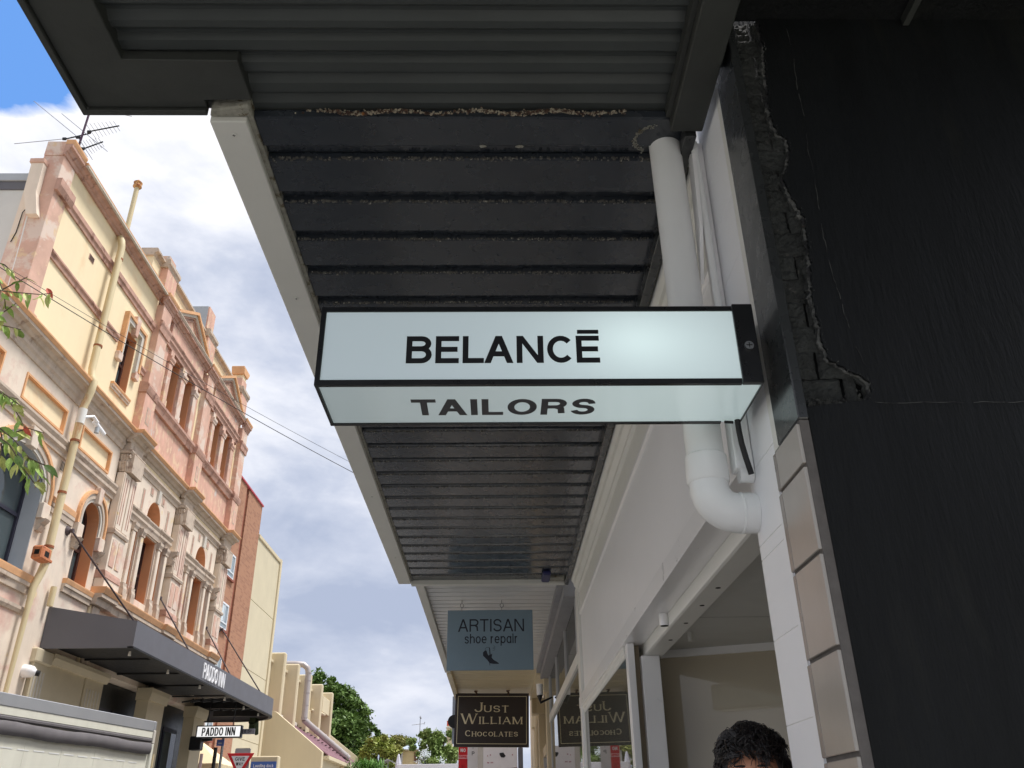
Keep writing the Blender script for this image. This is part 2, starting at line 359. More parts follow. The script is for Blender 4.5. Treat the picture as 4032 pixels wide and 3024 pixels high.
def pathmesh(name, x0, x1):
    mb = MB()
    for i in range(len(YS)-1):
        a, b = YS[i], YS[i+1]
        mb.v += [(x, y, gz(y)+z) for y in (a, b) for x in (x0, x1) for z in (-.14, 0)]
        o = len(mb.v)-8; mb.f += [(o+1, o+3, o+7, o+5), (o, o+1, o+5, o+4), (o+2, o+6, o+7, o+3)]
    return mb.build(name, m_path, kind='structure')
pathmesh('footpath', -1.1, 3.2); pathmesh('footpath', -12.5, -6.15)
for nm, a in (('kerb', -1.25), ('kerb', -6.15)):
    mb = MB()
    for i in range(len(YS)-1):
        y0, y1 = YS[i], YS[i+1]
        mb.loft([[(a, y0, gz(y0)-.14), (a+.15, y0, gz(y0)-.14), (a+.15, y0, gz(y0)+.004), (a, y0, gz(y0)+.004)], [(a, y1, gz(y1)-.14), (a+.15, y1, gz(y1)-.14), (a+.15, y1, gz(y1)+.004), (a, y1, gz(y1)+.004)]])
    mb.build(nm, m_kerb, kind='structure')
mb = MB()
for y in range(-9, 20, 3): mb.add([(-3.66, y, -.126), (-3.56, y, -.126), (-3.56, y+1.5, -.126), (-3.66, y+1.5, -.126)], [(0, 1, 2, 3)])
mb.build('road_marking', m_line, kind='structure')
# ================================================================ near awning (charcoal, corrugated) y<2.17
t = thing('black_awning', 'black awning with corrugated ceiling in a flat border frame, nearest overhead', 'awning', (-.4, .2, 3.7))
mb = MB(); ys = [i*.0125 for i in range(-96, 178)]
top = [(y, 3.742+.010*(1 if math.sin(2*PI*y/.085) > .55 else (-1 if math.sin(2*PI*y/.085) < .1 else 0))) for y in ys]
for y, z in top: mb.v += [(-1.26, y, z), (.62, y, z)]
for i in range(len(top)-1): mb.f.append((2*i, 2*i+1, 2*i+3, 2*i+2))
mb.build('corrugated_ceiling', m_corr, t)
MB().prism([(-1.39, -1.2), (-1.39, 2.167), (-.985, 2.167), (-.985, 2.135), (-.826, 2.135), (-.829, 1.966), (-1.196, 1.962), (-1.196, -1.2)], 3.700, 3.80, lambda u, v, w: (u, v, w)).build('border_board', m_black2, t, bev=.003)
MB().prism([(-1.415, -1.2), (-1.415, 2.195), (-.99, 2.195), (-.99, 2.170), (-1.392, 2.170), (-1.392, -1.2)], 3.688, 4.02, lambda u, v, w: (u, v, w)).build('drip_edge', m_black2, t, bev=.003)
BX('roof_deck', m_black2, t, -1.38, .72, -1.2, 2.16, 3.83, 4.0)
BX('side_beam', m_strip if 0 else m_black2, t, .612, .724, -1.2, 2.235, 3.655, 3.82, bev=.004)
BX('bead', m_black2, t, .594, .611, -1.2, 2.20, 3.69, 3.74)
# ================================================================ second awning (ribbed black pans + white fascia)
t = thing('ribbed_awning', 'black awning ceiling of wide pressed pans with pale grey fascia above the lit sign', 'awning', (-.2, 5.3, 3.7))
pm = None; P0 = 2.415; PITCH = .2435
n_p = 25
def pan(y0, y1, name='ceiling_pan'):
    prof = [(y0, 3.722), (y0+.006, 3.703), (y0+.016, 3.700), (y1-.056, 3.700), (y1-.050, 3.704), (y1-.046, 3.722), (y1, 3.722), (y1, 3.728), (y0, 3.728)]
    return MB().prism(prof, -.845, .665, lambda u, v, w: (w, u, v)).build(name, m_black, t)
pan(2.205, 2.405)
first = None
for i in range(n_p):
    y0 = P0+PITCH*i-.0; y1 = y0+PITCH
    if y0 > 8.3: break
    if first is None: first = pan(y0-.001, y1-.002)
    else: o = first.copy(); C.objects.link(o); o.location.y += PITCH*i
    # debris lip along each groove
rd = random.Random(3)
mb = MB()
for i in range(n_p+1):
    y0 = P0+PITCH*i-.006
    if y0 > 8.35: break
    k = int(300 if i < 6 else 110)
    for j in range(k):
        x = rd.uniform(-.83, .64); s = rd.uniform(.0015, .0055)*(1.0 if i < 8 else 1.5); yy = y0+abs(rd.gauss(0, .008))
        mb.box(x, x+s*rd.uniform(1, 2.4), yy, yy+s, 3.7005-s*.6-.001, 3.7035)
mb.build('paint_flakes', m_debris, t, kind='stuff')
m_rust = mat('rust_crust', srgb(86, 64, 54), rough=.95, var=.5, scale=40, bump=1, bscale=90, col2=srgb(190, 180, 160), mask=(.48, .54), mscale=60, col3=srgb(170, 110, 60), mask3=(.60, .66), m3scale=25)
mb = MB()
for j in range(900):
    x = -.62+1.13*rd.random() if rd.random() < .5 else rd.choice([rd.gauss(-.45, .10), rd.gauss(.08, .16), rd.gauss(.2, .08)])
    s = rd.uniform(.0010, .0038); y = 2.186+.007*math.sin(x*23)+rd.gauss(0, .0045)
    if -.72 < x < .45: mb.box(x, x+s*2.2, y, y+s, 3.6985-s*.4, 3.7035)
mb.build('rust_line', m_rust, t, kind='stuff')
mb = MB()
for j in range(160):      # flaked ring and drip marks on the first pans
    a = rd.uniform(2.2, 4.4); x = .60+.10*math.cos(a)+rd.gauss(0, .004); y = 2.315+.075*math.sin(a)+rd.gauss(0, .004); s = rd.uniform(.002, .004)
    mb.box(x, x+s*1.5, y, y+s, 3.6975, 3.7005)
for x, y, s in ((-.047, 2.352, .013), (.088, 2.354, .017)):
    pl = [(x+s*math.cos(a)*rd.uniform(.7, 1.1), y+.007*math.sin(a)*rd.uniform(.6, 1.1)) for a in [q*.7 for q in range(9)]]
    mb.prism(pl, 3.6972, 3.7003, lambda u, v, w: (u, v, w))
mb.build('paint_chips', m_caulk, t, kind='stuff')
BX('pan_backing', m_black2, t, -.85, .70, 2.2, 8.44, 3.732, 3.80)
BX('fascia_board', m_fascia, t, -.985, -.858, 2.205, 8.48, 3.672, 3.90, bev=.004)
MB().prism([(-.857, 2.18), (-.857, 8.46), (-.838, 8.46), (-.838, 2.18)], 3.694, 3.75, lambda u, v, w: (u, v, w)).build('caulk_bead', m_caulk, t)
MB().prism([(-.972, 2.168), (-.838, 2.150), (-.836, 2.204), (-.986, 2.204)], 3.690, 3.76, lambda u, v, w: (u, v, w)).build('filler_lump', m_caulk, t, bev=.006)
sc = None
for y in (2.268, 3.31, 4.63, 5.95, 7.54, 8.38):
    x = -.918 if y < 8 else -.875
    if sc is None:
        mb = MB(); mb.tube([(x, y, 3.669), (x, y, 3.674)], .0095, 16)
        sc = mb.build('screw_head', m_fascia, t, smooth=True)
        cr = MB().box(x-.005, x+.005, y-.0012, y+.0012, 3.6685, 3.670).box(x-.0012, x+.0012, y-.005, y+.005, 3.6683, 3.6698).build('cross_slot', m_hole, sc)
        X0 = (x, y)
    else:
        o = sc.copy(); C.objects.link(o); o.location = Vector((x-X0[0], y-X0[1], 0)); q = cr.copy(); C.objects.link(q); q.parent = o
BX('edge_beam', m_strip, t, .665, .704, 2.24, 8.44, 3.64, 3.80, bev=.002)
BX('end_trim', m_fascia, t, -.857, .70, 8.445, 8.51, 3.655, 3.80, bev=.003)
tag(MB().box(.435, .515, 8.10, 8.40, 3.655, 3.699).build('blue_sensor_box', mat('navy_plastic', srgb(38, 42, 92), rough=.4), bev=.012), 'small navy blue box at the far end of the black ribbed ceiling', 'sensor box')
tag(BX('patch_filler', m_caulk, None, .52, .66, 8.30, 8.44, 3.678, 3.699), 'lumpy beige filler patch beside the small navy box', 'filler patch')
# ================================================================ lit sign box
m_lit = bpy.data.materials.new('lit_acrylic'); m_lit.use_nodes = True
_t = m_lit.node_tree; _n = _t.nodes; _k = _t.links; _b = _n['Principled BSDF']
_b.inputs['Base Color'].default_value = (.55, .62, .70, 1); _b.inputs['Roughness'].default_value = .12; _b.inputs['Coat Weight'].default_value = .4
_tc = _n.new('ShaderNodeTexCoord')
def _lamp(cx, cz, r, amp):
    v = _n.new('ShaderNodeVectorMath'); v.operation = 'SUBTRACT'; _k.new(_tc.outputs['Object'], v.inputs[0]); v.inputs[1].default_value = (cx, 0, cz)
    s = _n.new('ShaderNodeVectorMath'); s.operation = 'MULTIPLY'; _k.new(v.outputs[0], s.inputs[0]); s.inputs[1].default_value = (1/r, .0, 1.55/r)
    l = _n.new('ShaderNodeVectorMath'); l.operation = 'LENGTH'; _k.new(s.outputs[0], l.inputs[0])
    q = _n.new('ShaderNodeMath'); q.operation = 'POWER'; _k.new(l.outputs['Value'], q.inputs[0]); q.inputs[1].default_value = 2
    e = _n.new('ShaderNodeMath'); e.operation = 'ADD'; _k.new(q.outputs[0], e.inputs[0]); e.inputs[1].default_value = 1
    d = _n.new('ShaderNodeMath'); d.operation = 'DIVIDE'; d.inputs[0].default_value = amp; _k.new(e.outputs[0], d.inputs[1]); return d.outputs[0]
_l1 = _lamp(.865, .135, .16, .075); _l2 = _lamp(1.05, .10, .35, .028); _l3 = _lamp(.25, .10, .60, .0)
_a = _n.new('ShaderNodeMath'); _a.operation = 'ADD'; _k.new(_l1, _a.inputs[0]); _k.new(_l2, _a.inputs[1])
_a2 = _n.new('ShaderNodeMath'); _a2.operation = 'ADD'; _k.new(_a.outputs[0], _a2.inputs[0]); _k.new(_l3, _a2.inputs[1])
_a3 = _n.new('ShaderNodeMath'); _a3.operation = 'ADD'; _k.new(_a2.outputs[0], _a3.inputs[0]); _a3.inputs[1].default_value = .03
_b.inputs['Emission Color'].default_value = (.80, 1.0, .95, 1); _k.new(_a3.outputs[0], _b.inputs['Emission Strength'])
SX0, SX1, SY0, SY1, SZ0, SZ1 = -.481, .711, 2.0, 2.258, 2.541, 2.783
t = thing('tailor_sign', 'long lit white sign box reading BELANCĒ and TAILORS in a thin black frame', 'sign', (SX0, SY0, SZ0))
FX1 = .655
BX('front_panel', m_lit, t, SX0+.014, FX1, SY0+.004, SY0+.012, SZ0+.016, SZ1-.014)
BX('bottom_panel', m_lit, t, SX0+.010, SX1-.004, SY0+.014, SY1-.006, SZ0+.004, SZ0+.012)
BX('back_panel', m_lit, t, SX0+.012, SX1-.06, SY1-.012, SY1-.004, SZ0+.016, SZ1-.014)
mb = MB()
e = .0125
for y in (SY0, SY1-e):
    mb.box(SX0, SX1-.058, y, y+e, SZ1-.0145, SZ1).box(SX0, SX1-.058, y, y+e, SZ0, SZ0+.015).box(SX0, SX0+.013, y+.0004, y+e-.0004, SZ0+.015, SZ1-.0145)
mb.box(SX0+.0004, SX0+.0085, SY0+e, SY1-e, SZ0+.0003, SZ1-.0003)
mb.build('frame', m_dark, t)
BX('side_plate', m_dark, t, SX0+.0086, SX0+.012, SY0+e, SY1-e, SZ0+.012, SZ1-.004)
BX('top_plate', m_dark, t, SX0+.012, SX1-.004, SY0+e, SY1-e, SZ1-.006, SZ1-.0015)
BX('end_plate', m_dark, t, FX1+.0005, SX1, SY0-.003, SY0+.0125, SZ0+.0005, SZ1+.006, bev=.0015)
BX('end_side', m_dark, t, SX1-.0035, SX1, SY0+.013, SY1, SZ0+.0008, SZ1+.004)
BX('wall_bracket', m_white2, t, SX1+.0005, .7495, SY0+.135, SY1-.03, SZ0+.07, SZ1-.03)
s_ = MB().tube([(.684, SY0-.0035, 2.652), (.684, SY0-.011, 2.652)], .0125, 20).build('screw_head', m_metal, t, smooth=True)
MB().box(.676, .692, SY0-.0125, SY0-.0105, 2.6512, 2.6528).box(.6832, .6848, SY0-.0123, SY0-.0107, 2.644, 2.660).build('cross_slot', m_hole, s_)
text('lettering', 'BELANCĒ', m_ink, t, (-.243, SY0+.004, 2.607), (1, 0, 0), (0, 0, 1), .084, width=.522, w=.185, gap=.105, depth=.0006)
# underside lettering: reads from the street side, letters run along +x, top towards the front
text('lettering', 'TAILORS', mat('grey_vinyl', srgb(58, 58, 62), rough=.4), t, (-.236, SY0+.196, SZ0+.004), (1, 0, 0), (0, -1, 0), .100, width=.512, w=.19, gap=.12, depth=.0006)
tag(MB().tube([(.699, 2.24, 2.55), (.701, 2.245, 2.51), (.705, 2.25, 2.475), (.715, 2.262, 2.435), (.728, 2.275, 2.39)], .0085, 12).tube([(.66, 2.235, 2.537), (.685, 2.238, 2.537)], .0045, 8).build('conduit', m_cable, smooth=True), 'black corrugated cable running from the lit sign down to the wall', 'cable')
# ================================================================ pier with tiles, blocks and black front
t = thing('tiled_pier', 'wall pier with white blocks, bronze tiles and a rough black painted front', 'pier', (.76, 1.91, 0))
BX('core', m_pier, t, .775, 2.6, 1.955, 2.36, 0, 6.0)
m_b0 = None
z = 0.0; zs = [1.727-.2145*i for i in range(8, -1, -1)]+[1.941, 2.163, 2.204, 2.42, 2.636, 2.852, 3.068, 3.284, 3.5, 3.716, 3.93]
for i in range(len(zs)-1):
    lo, hi = zs[i], zs[i+1]
    BX('render_block', m_render, t, .750, .776, 2.120+(.001 if i % 2 else 0), 2.371, lo+.0008, hi-.0009, bev=.0008)
BX('render_backing', m_white2, t, .752, .775, 2.121, 2.3705, 0, 3.93)
BX('pier_return', m_render, t, .7765, 1.02, 2.3605, 2.374, 0, 3.93)
BX('flashing', m_render, t, .746, .7495, 2.124, 2.146, 1.0, 2.29)
# bronze tiles: z joints every .2145
for i in range(-4, 7):
    lo = 1.000+.2115*(i+0)+.0; lo = 1.630+.2150*(i-3); hi = lo+.2085
    if hi > 2.40: hi = 2.382
    if lo > 2.3 or lo < 0: continue
    ty = BX('tile', m_tile, t, .742, .752, 1.914, 2.094, lo+.004, hi, bev=.0016)
    BX('tile_edge', m_tile2, t, .7425, .752, 2.0965, 2.1185+(.004 if i % 2 else 0), lo+.004, hi-.001, bev=.0016)
BX('grout', m_grout, t, .7505, .7745, 1.912, 2.119, .55, 2.392)
BX('dark_strip', m_strip, t, .7475, .7748, 1.905, 2.0795, 2.393, 3.80, bev=.003)
BX('strip_edge', m_white2, t, .7505, .7745, 2.0800, 2.1195, 2.393, 3.80)
BX('lower_facing', m_strip, t, .7475, .7748, 1.905, 2.119, 0, .549)
# black render sheet with jagged broken edge (traced), bricks exposed behind it
edge = [(.775, 0), (.775, 2.30), (.776, 2.425), (.80, 2.43), (.86, 2.437), (.93, 2.445), (.952, 2.47), (.945, 2.505), (.90, 2.53), (.862, 2.56), (.848, 2.612), (.852, 2.68), (.846, 2.76), (.858, 2.83), (.863, 2.877), (.868, 2.95), (.872, 3.02),
        (.858, 3.07), (.842, 3.12), (.833, 3.173), (.850, 3.20), (.868, 3.25), (.872, 3.316), (.845, 3.34), (.838, 3.40), (.834, 3.447), (.842, 3.50), (.846, 3.56), (.852, 3.63), (.859, 3.708), (.860, 3.78), (.858, 3.834)]
jag = []
for i in range(len(edge)-1):
    (a, b), (c, d) = edge[i], edge[i+1]; n = max(1, int(math.hypot(c-a, d-b)/.006)) if b > 2.3 else 1
    for k in range(n): f = k/n; jj = noise.fractal(Vector(((a+(c-a)*f)*90, 1, (b+(d-b)*f)*90)), .8, 2, 4)*.0065 if b > 2.42 else 0; jag.append((a+(c-a)*f+jj, b+(d-b)*f+jj*.5))
jag.append(edge[-1])
MB().prism(jag+[(2.6, 3.834), (2.6, 0)], 1.910, 1.932, lambda u, v, w: (u, w, v)).build('black_render', m_pier, t)
# torn under-layers of old render showing left of the break
for off, yy, mm in ((.011, 1.9165, m_mort), (.021, 1.9225, m_brickd)):
    lay = [p for p in jag if p[1] > 2.43]
    left = [(max(.777, x-off*(.35+.9*abs(noise.noise(Vector((z*22, off*300, 2)))))-abs(noise.noise(Vector((z*130, 5, 1))))*.003), z) for x, z in lay]
    mbl = MB()
    for i in range(len(lay)-1):
        if lay[i+1][1] <= lay[i][1]+1e-5: continue
        q0, q1, q2, q3 = left[i], (lay[i][0]+.002, lay[i][1]), (lay[i+1][0]+.002, lay[i+1][1]), left[i+1]
        jt = noise.noise(Vector((q0[1]*70, 9, off)))*.002; jt2 = noise.noise(Vector((q3[1]*70, 9, off)))*.002
        mbl.add([(q0[0], yy+jt+.004, q0[1]), (q1[0], yy+jt, q1[1]), (q2[0], yy+jt2, q2[1]), (q3[0], yy+jt2+.004, q3[1]), (q0[0], 1.934, q0[1]), (q3[0], 1.934, q3[1])], [(0, 1, 2, 3), (0, 3, 5, 4)])
    mbl.build('torn_render_layer', mm, t)
# crumbly raised lip following the break
mb = MB()
for i in range(len(jag)-1):
    a, b = jag[i], jag[i+1]
    if b[1] > 2.42:
        for k in range(1):
            s = rd.choice([.0008, .001, .0015, .0025])*rd.uniform(.7, 1.3); f = rd.random(); x = a[0]+(b[0]-a[0])*f+rd.gauss(.001, .003); zz = a[1]+(b[1]-a[1])*f
            mb.add([(x-s*.6, 1.912+rd.uniform(0, .012), zz-s*.6), (x+s*.5, 1.9105, zz-s*.4), (x+s*.3, 1.906, zz+s*.9), (x-s*.8, 1.93, zz+s*.4), (x, 1.934, zz)], [(0, 1, 2), (0, 2, 3), (0, 3, 4), (0, 4, 1), (1, 4, 2), (2, 4, 3)])
mb.build('broken_edge', m_mort, t, kind='stuff')
mb = MB()      # crumbled mortar shelf at the foot of the break
for k in range(260):
    x = rd.uniform(.79, .95); zz = 2.438+abs(rd.gauss(0, .020))*(1 if x > .88 else .5); s = rd.uniform(.0012, .0045)
    mb.add([(x-s, 1.93, zz-s), (x+s, 1.93, zz-s*.8), (x+s*.2, 1.93, zz+s), (x, 1.93-s*1.4, zz)], [(0, 1, 3), (1, 2, 3), (2, 0, 3)])
mb.build('mortar_rubble', m_mort, t, kind='stuff')
row = 0; zz = 2.44
while zz < 3.80:
    x = .775-(.055 if row % 2 else 0)
    while x < .90:
        a, b = max(x, .776), min(x+.108, .92)
        if b-a > .02:
            nx_, nz_ = 12, 9; q_ = MB(); d0_ = rd.uniform(0, .006)
            for jz in range(nz_+1):
                for jx in range(nx_+1):
                    ex = jx in (0, nx_) or jz in (0, nz_); px_ = a+(b-a)*jx/nx_; pz_ = zz+.0775*jz/nz_
                    hn = noise.fractal(Vector((px_*60, 3, pz_*60)), .9, 2.1, 5)*.006+noise.noise(Vector((px_*18, 7, pz_*9)))*.006
                    q_.v.append((px_, 1.9275+d0_+(.005 if ex else 0)-hn, pz_))
            for jz in range(nz_):
                for jx in range(nx_): k0 = jz*(nx_+1)+jx; q_.f.append((k0, k0+1, k0+nx_+2, k0+nx_+1))
            q_.build('brick', m_brickd, t)
        x += .114
    zz += .0775; row += 1
# raised vertical ribs of old plaster beside the smooth strip
for xx, z0, z1 in ((.779, 2.46, 3.62),):
    pts = [(xx+rd.uniform(-.004, .004), 1.935, z0+(z1-z0)*k/26) for k in range(27)]
    MB().tube(pts, [rd.uniform(.003, .0065) for _ in pts], 6).build('plaster_ridge', m_brickd, t)
# hairline crack ridge and the ledge above
cr = [(.945, 3.79), (.947, 3.70), (.940, 3.60), (.936, 3.50), (.938, 3.39), (.925, 3.28), (.927, 3.16), (.918, 3.05), (.914, 2.95), (.914, 2.877), (.920, 2.78), (.925, 2.68), (.934, 2.60), (.948, 2.543), (.965, 2.50)]
pts = []
for i in range(len(cr)-1):
    for k in range(6): f = k/6; pts.append((cr[i][0]+(cr[i+1][0]-cr[i][0])*f+rd.gauss(0, .0012), 1.9095, cr[i][1]+(cr[i+1][1]-cr[i][1])*f))
for i0 in range(0, len(pts)-8, 9):
    MB().tube(pts[i0:i0+rd.randint(6, 9)], .00075, 4).build('crack', m_mort, t)
for i0 in range(0, 30, 5): MB().tube([(.95+.05*(i0+k*.5), 1.9094, 2.437+rd.gauss(0, .0012)) for k in range(rd.randint(6, 10))], .0007, 4).build('crack', m_mort, t)
mb = MB()
for k in range(0):     # brush ridges low on the front
    x = .80+rd.random()*.16; z0 = rd.uniform(1.3, 1.9); mb.tube([(x+.004*j+rd.gauss(0, .001), 1.9098, z0+.06*j) for j in range(8)], .0012, 4)

BX('soffit_lining', m_pier, t, .702, 2.6, -1.19, 1.92, 3.835, 3.90); BX('soffit_lining', m_black2, t, 1.325, 1.345, -1.2, 1.905, 3.80, 3.834)
BX('side_lining', m_black2, t, .725, .748, 1.2, 2.07, 3.79, 3.834)
# ================================================================ downpipe
t = thing('drain_pipe', 'thick white painted downpipe with an elbow turning into the wall behind the lit sign', 'drain pipe', (.62, 2.36, 2.2))
PYY = 2.362
MB().tube([(.619, PYY, 3.74), (.622, PYY, 3.30), (.624, PYY, 2.46)], .0570, 32).build('pipe', m_pvc, t, smooth=True)
MB().tube([(.624, PYY, 2.482), (.624, PYY, 2.477), (.624, PYY, 2.400), (.624, PYY, 2.394)], [.058, .0625, .0635, .059], 32).build('collar', m_pvc, t, smooth=True)
pts = [(.624, PYY, 2.400)]+[(.624+.078*(1-math.cos(a)), PYY, 2.382-.078*math.sin(a)) for a in [i*PI/2/14 for i in range(15)]]+[(.706, PYY, 2.304)]
MB().tube(pts, .0580, 32).build('elbow', m_pvc, t, smooth=True)
MB().tube([(.703, PYY, 2.304), (.706, PYY, 2.304), (.7095, PYY, 2.304), (.7125, PYY, 2.304)], [.058, .061, .061, .058], 32).build('joint_ring', m_pvc, t, smooth=True)
MB().tube([(.712, PYY, 2.304), (.7495, PYY, 2.304)], .0590, 32).build('spigot', m_pvc, t, smooth=True)
tag(MB().tube([(.712, 2.315, 3.68), (.716, 2.315, 3.30), (.719, 2.32, 2.60)], .0125, 16).build('thin_pipe', m_pvc, smooth=True), 'thin white pipe clipped to the blocks right of the thick downpipe', 'pipe')
t = thing('junction_box', 'white painted junction box on the wall beside the downpipe collar', 'junction box', (.70, 2.33, 2.38))
BX('box', m_pvc, t, .694, .748, 2.30, 2.358, 2.420, 2.60, bev=.004)
MB().tube([(.708, 2.33, 2.412), (.748, 2.33, 2.412)], .026, 20).build('spout', m_pvc, t, smooth=True)
t = thing('wall_bracket', 'folded white sheet bracket by the top of the downpipe', 'bracket', (.70, 2.33, 3.4))
MB().prism([(2.30, 3.62), (2.30, 3.30), (2.36, 3.10), (2.36, 3.66)], .700, .712, lambda u, v, w: (w-.03*(3.7-v), u, v)).build('plate', m_white, t, bev=.001)
BX('rail', m_white, t, .715, .748, 2.335, 2.372, 2.62, 3.70, bev=.002)
# ================================================================ white shopfront
t = thing('white_shopfront', 'glossy white shopfront with a deep head beam, panelled signboard and recessed entry', 'shopfront', (.8, 5, 0))
prof = [(.705, 3.735), (.705, 3.690), (.716, 3.676), (.716, 3.654), (.742, 3.620), (.748, 3.590), (.775, 3.560), (.776, 3.535), (.80, 3.52), (.86, 3.52), (.86, 3.735)]
MB().prism(prof, 2.375, 8.30, lambda u, v, w: (u, w, v)).build('cornice', m_white2, t)
m_sb = mat('signboard_paint', srgb(240, 239, 240), rough=.36, var=.015, scale=1.2, spec=.4)
BX('signboard_panel', m_sb, t, .800, .84, 2.375, 5.565, 2.60, 3.52)
BX('signboard_panel', m_sb, t, .800, .84, 5.567, 8.30, 2.60, 3.52)
MB().prism([(.786, 3.345), (.786, 3.327), (.792, 3.318), (.7995, 3.315), (.7995, 3.355), (.792, 3.352)], 2.375, 8.35, lambda u, v, w: (u, w, v)).build('bead', m_white, t)
BX('frieze_board', m_white2, t, .795, .7998, 2.375, 8.35, 3.352, 3.520)
BX('signboard_end', m_white2, t, .772, .84, 8.305, 8.52, 2.50, 3.60, bev=.003)
MB().prism([(.766, 2.493), (.766, 2.585), (.772, 2.592), (.7995, 2.594), (.90, 2.594), (.90, 2.493)], 2.375, 8.52, lambda u, v, w: (u, w, v)).build('head_beam', m_white, t, bev=.0015)
BX('shadow_gap', m_hole, t, .7990, .8, 2.376, 8.3, 2.5945, 2.5985)
tr = MB().prism([(.893, 2.492), (.893, 2.425), (.905, 2.420), (1.005, 2.420), (1.005, 2.492)], 2.375, 5.44, lambda u, v, w: (u, w, v)).build('door_track', m_white2, t, bev=.0015)
for y in (3.70, 4.03, 4.42, 4.86): MB().tube([(.962, y, 2.4185), (.962, y, 2.4215)], .0115, 16).build('bolt_hole', m_hole, tr)
BX('entry_ceiling', m_ceil, t, 1.006, 2.9, 2.375, 6.2, 2.50, 2.56)
BX('ceiling_joint', mat('joint_line', srgb(150, 150, 146)), t, 1.01, 2.9, 4.655, 4.658, 2.4985, 2.4995)
for y in (4.53,):
    d = MB().tube([(.872, y, 2.492), (.872, y, 2.430)], .0245, 24).build('spotlight', m_white, t, smooth=True)
    MB().tube([(.872, y, 2.4295), (.872, y, 2.4285)], .0205, 24).build('lens', m_hole, d)
MB().tube([(1.115, 5.05, 2.50), (1.115, 5.05, 2.448)], .0155, 20).build('door_holder', m_white2, t, smooth=True)
BX('jamb_post', m_white, t, .868, .980, 5.335, 5.46, 0, 2.4195, bev=.003)
BX('corner_post', m_white, t, .785, .826, 5.32, 5.42, 0, 2.492, bev=.002)
BX('gap_reflection', m_brown, t, .827, .867, 5.40, 5.44, 0, 2.49)  # brown strip stands in for the reflection in the gap between posts
BX('window_post', m_white, t, .765, .85, 8.30, 8.42, 0, 2.492, bev=.003)
BX('window_post_bead', m_white2, t, .785, .82, 8.27, 8.299, 0, 2.46, bev=.004)
MB().prism([(.775, 2.4925), (.775, 2.462), (.783, 2.452), (.783, 2.440), (.792, 2.430), (.845, 2.430), (.845, 2.4925)], 5.43, 8.30, lambda u, v, w: (u, w, v)).build('window_head', m_white2, t)
BX('window_glass', g_win, t, .796, .802, 5.43, 8.30, .55, 2.431)
BX('window_sill', m_white, t, .79, .90, 5.62, 8.30, .45, .55, bev=.004)
BX('stall_riser', m_white2, t, .80, .84, 5.62, 8.30, .15, .45)
BX('interior_backdrop', m_brown, t, 2.9, 2.95, 2.37, 8.5, 0, 2.6); BX('interior_ceiling', m_ceil, t, .90, 2.9, 6.201, 8.5, 2.50, 2.56); BX('interior_side', m_brown, t, .90, 2.9, 8.44, 8.5, 0, 2.5)
# splayed entry glass
a, b = Vector((.985, 5.68)), Vector((2.05, 5.27))
d = (b-a).normalized(); n_ = Vector((-d.y, d.x))
def sp(p0, p1, off0, off1, z0, z1): return MB().loft([[(*(p0+n_*off0), z0), (*(p1+n_*off0), z0), (*(p1+n_*off1), z0), (*(p0+n_*off1), z0)], [(*(p0+n_*off0), z1), (*(p1+n_*off0), z1), (*(p1+n_*off1), z1), (*(p0+n_*off1), z1)]])
sp(a, b, -.02, .03, 2.455, 2.50).build('entry_glass_head', m_white, t)
sp(a, b, .005, .012, .15, 2.455).build('entry_glass', g_door, t)
sp(a-d*.02, a+d*.02, -.02, .03, .15, 2.455).build('entry_glass_frame', m_white, t)
sp(a, b, .34, .40, 0, 2.5).build('cream_partition', mat('cream_partition_paint', srgb(214, 202, 178), rough=.6, var=.04), t)
for k, (f0, f1, z0, z1) in enumerate(((.50, .53, .2, 2.1), (.82, .85, .2, 2.1), (.50, .85, 2.1, 2.14))): sp(a+(b-a)*f0, a+(b-a)*f1, .31, .339, z0, z1).build('door_frame', m_white2, t)
BX('door_step', mat('terrazzo_step', srgb(150, 146, 140), rough=.6, var=.2, scale=60), t, .80, 2.8, 2.38, 6.1, .005, .15, bev=.004)
BX('upper_wall', m_white2, t, .87, 2.9, 2.375, 8.52, 3.82, 6.0); BX('upper_lining', m_white2, t, .865, .92, 2.375, 8.52, 2.6, 3.82)
for y in (3.4, 6.0):
    w_ = BX('upper_window', m_white2, t, .84, .872, y, y+1.0, 4.4, 5.7, bev=.004); BX('pane', g_win, w_, .834, .8395, y+.08, y+.92, 4.48, 5.62)
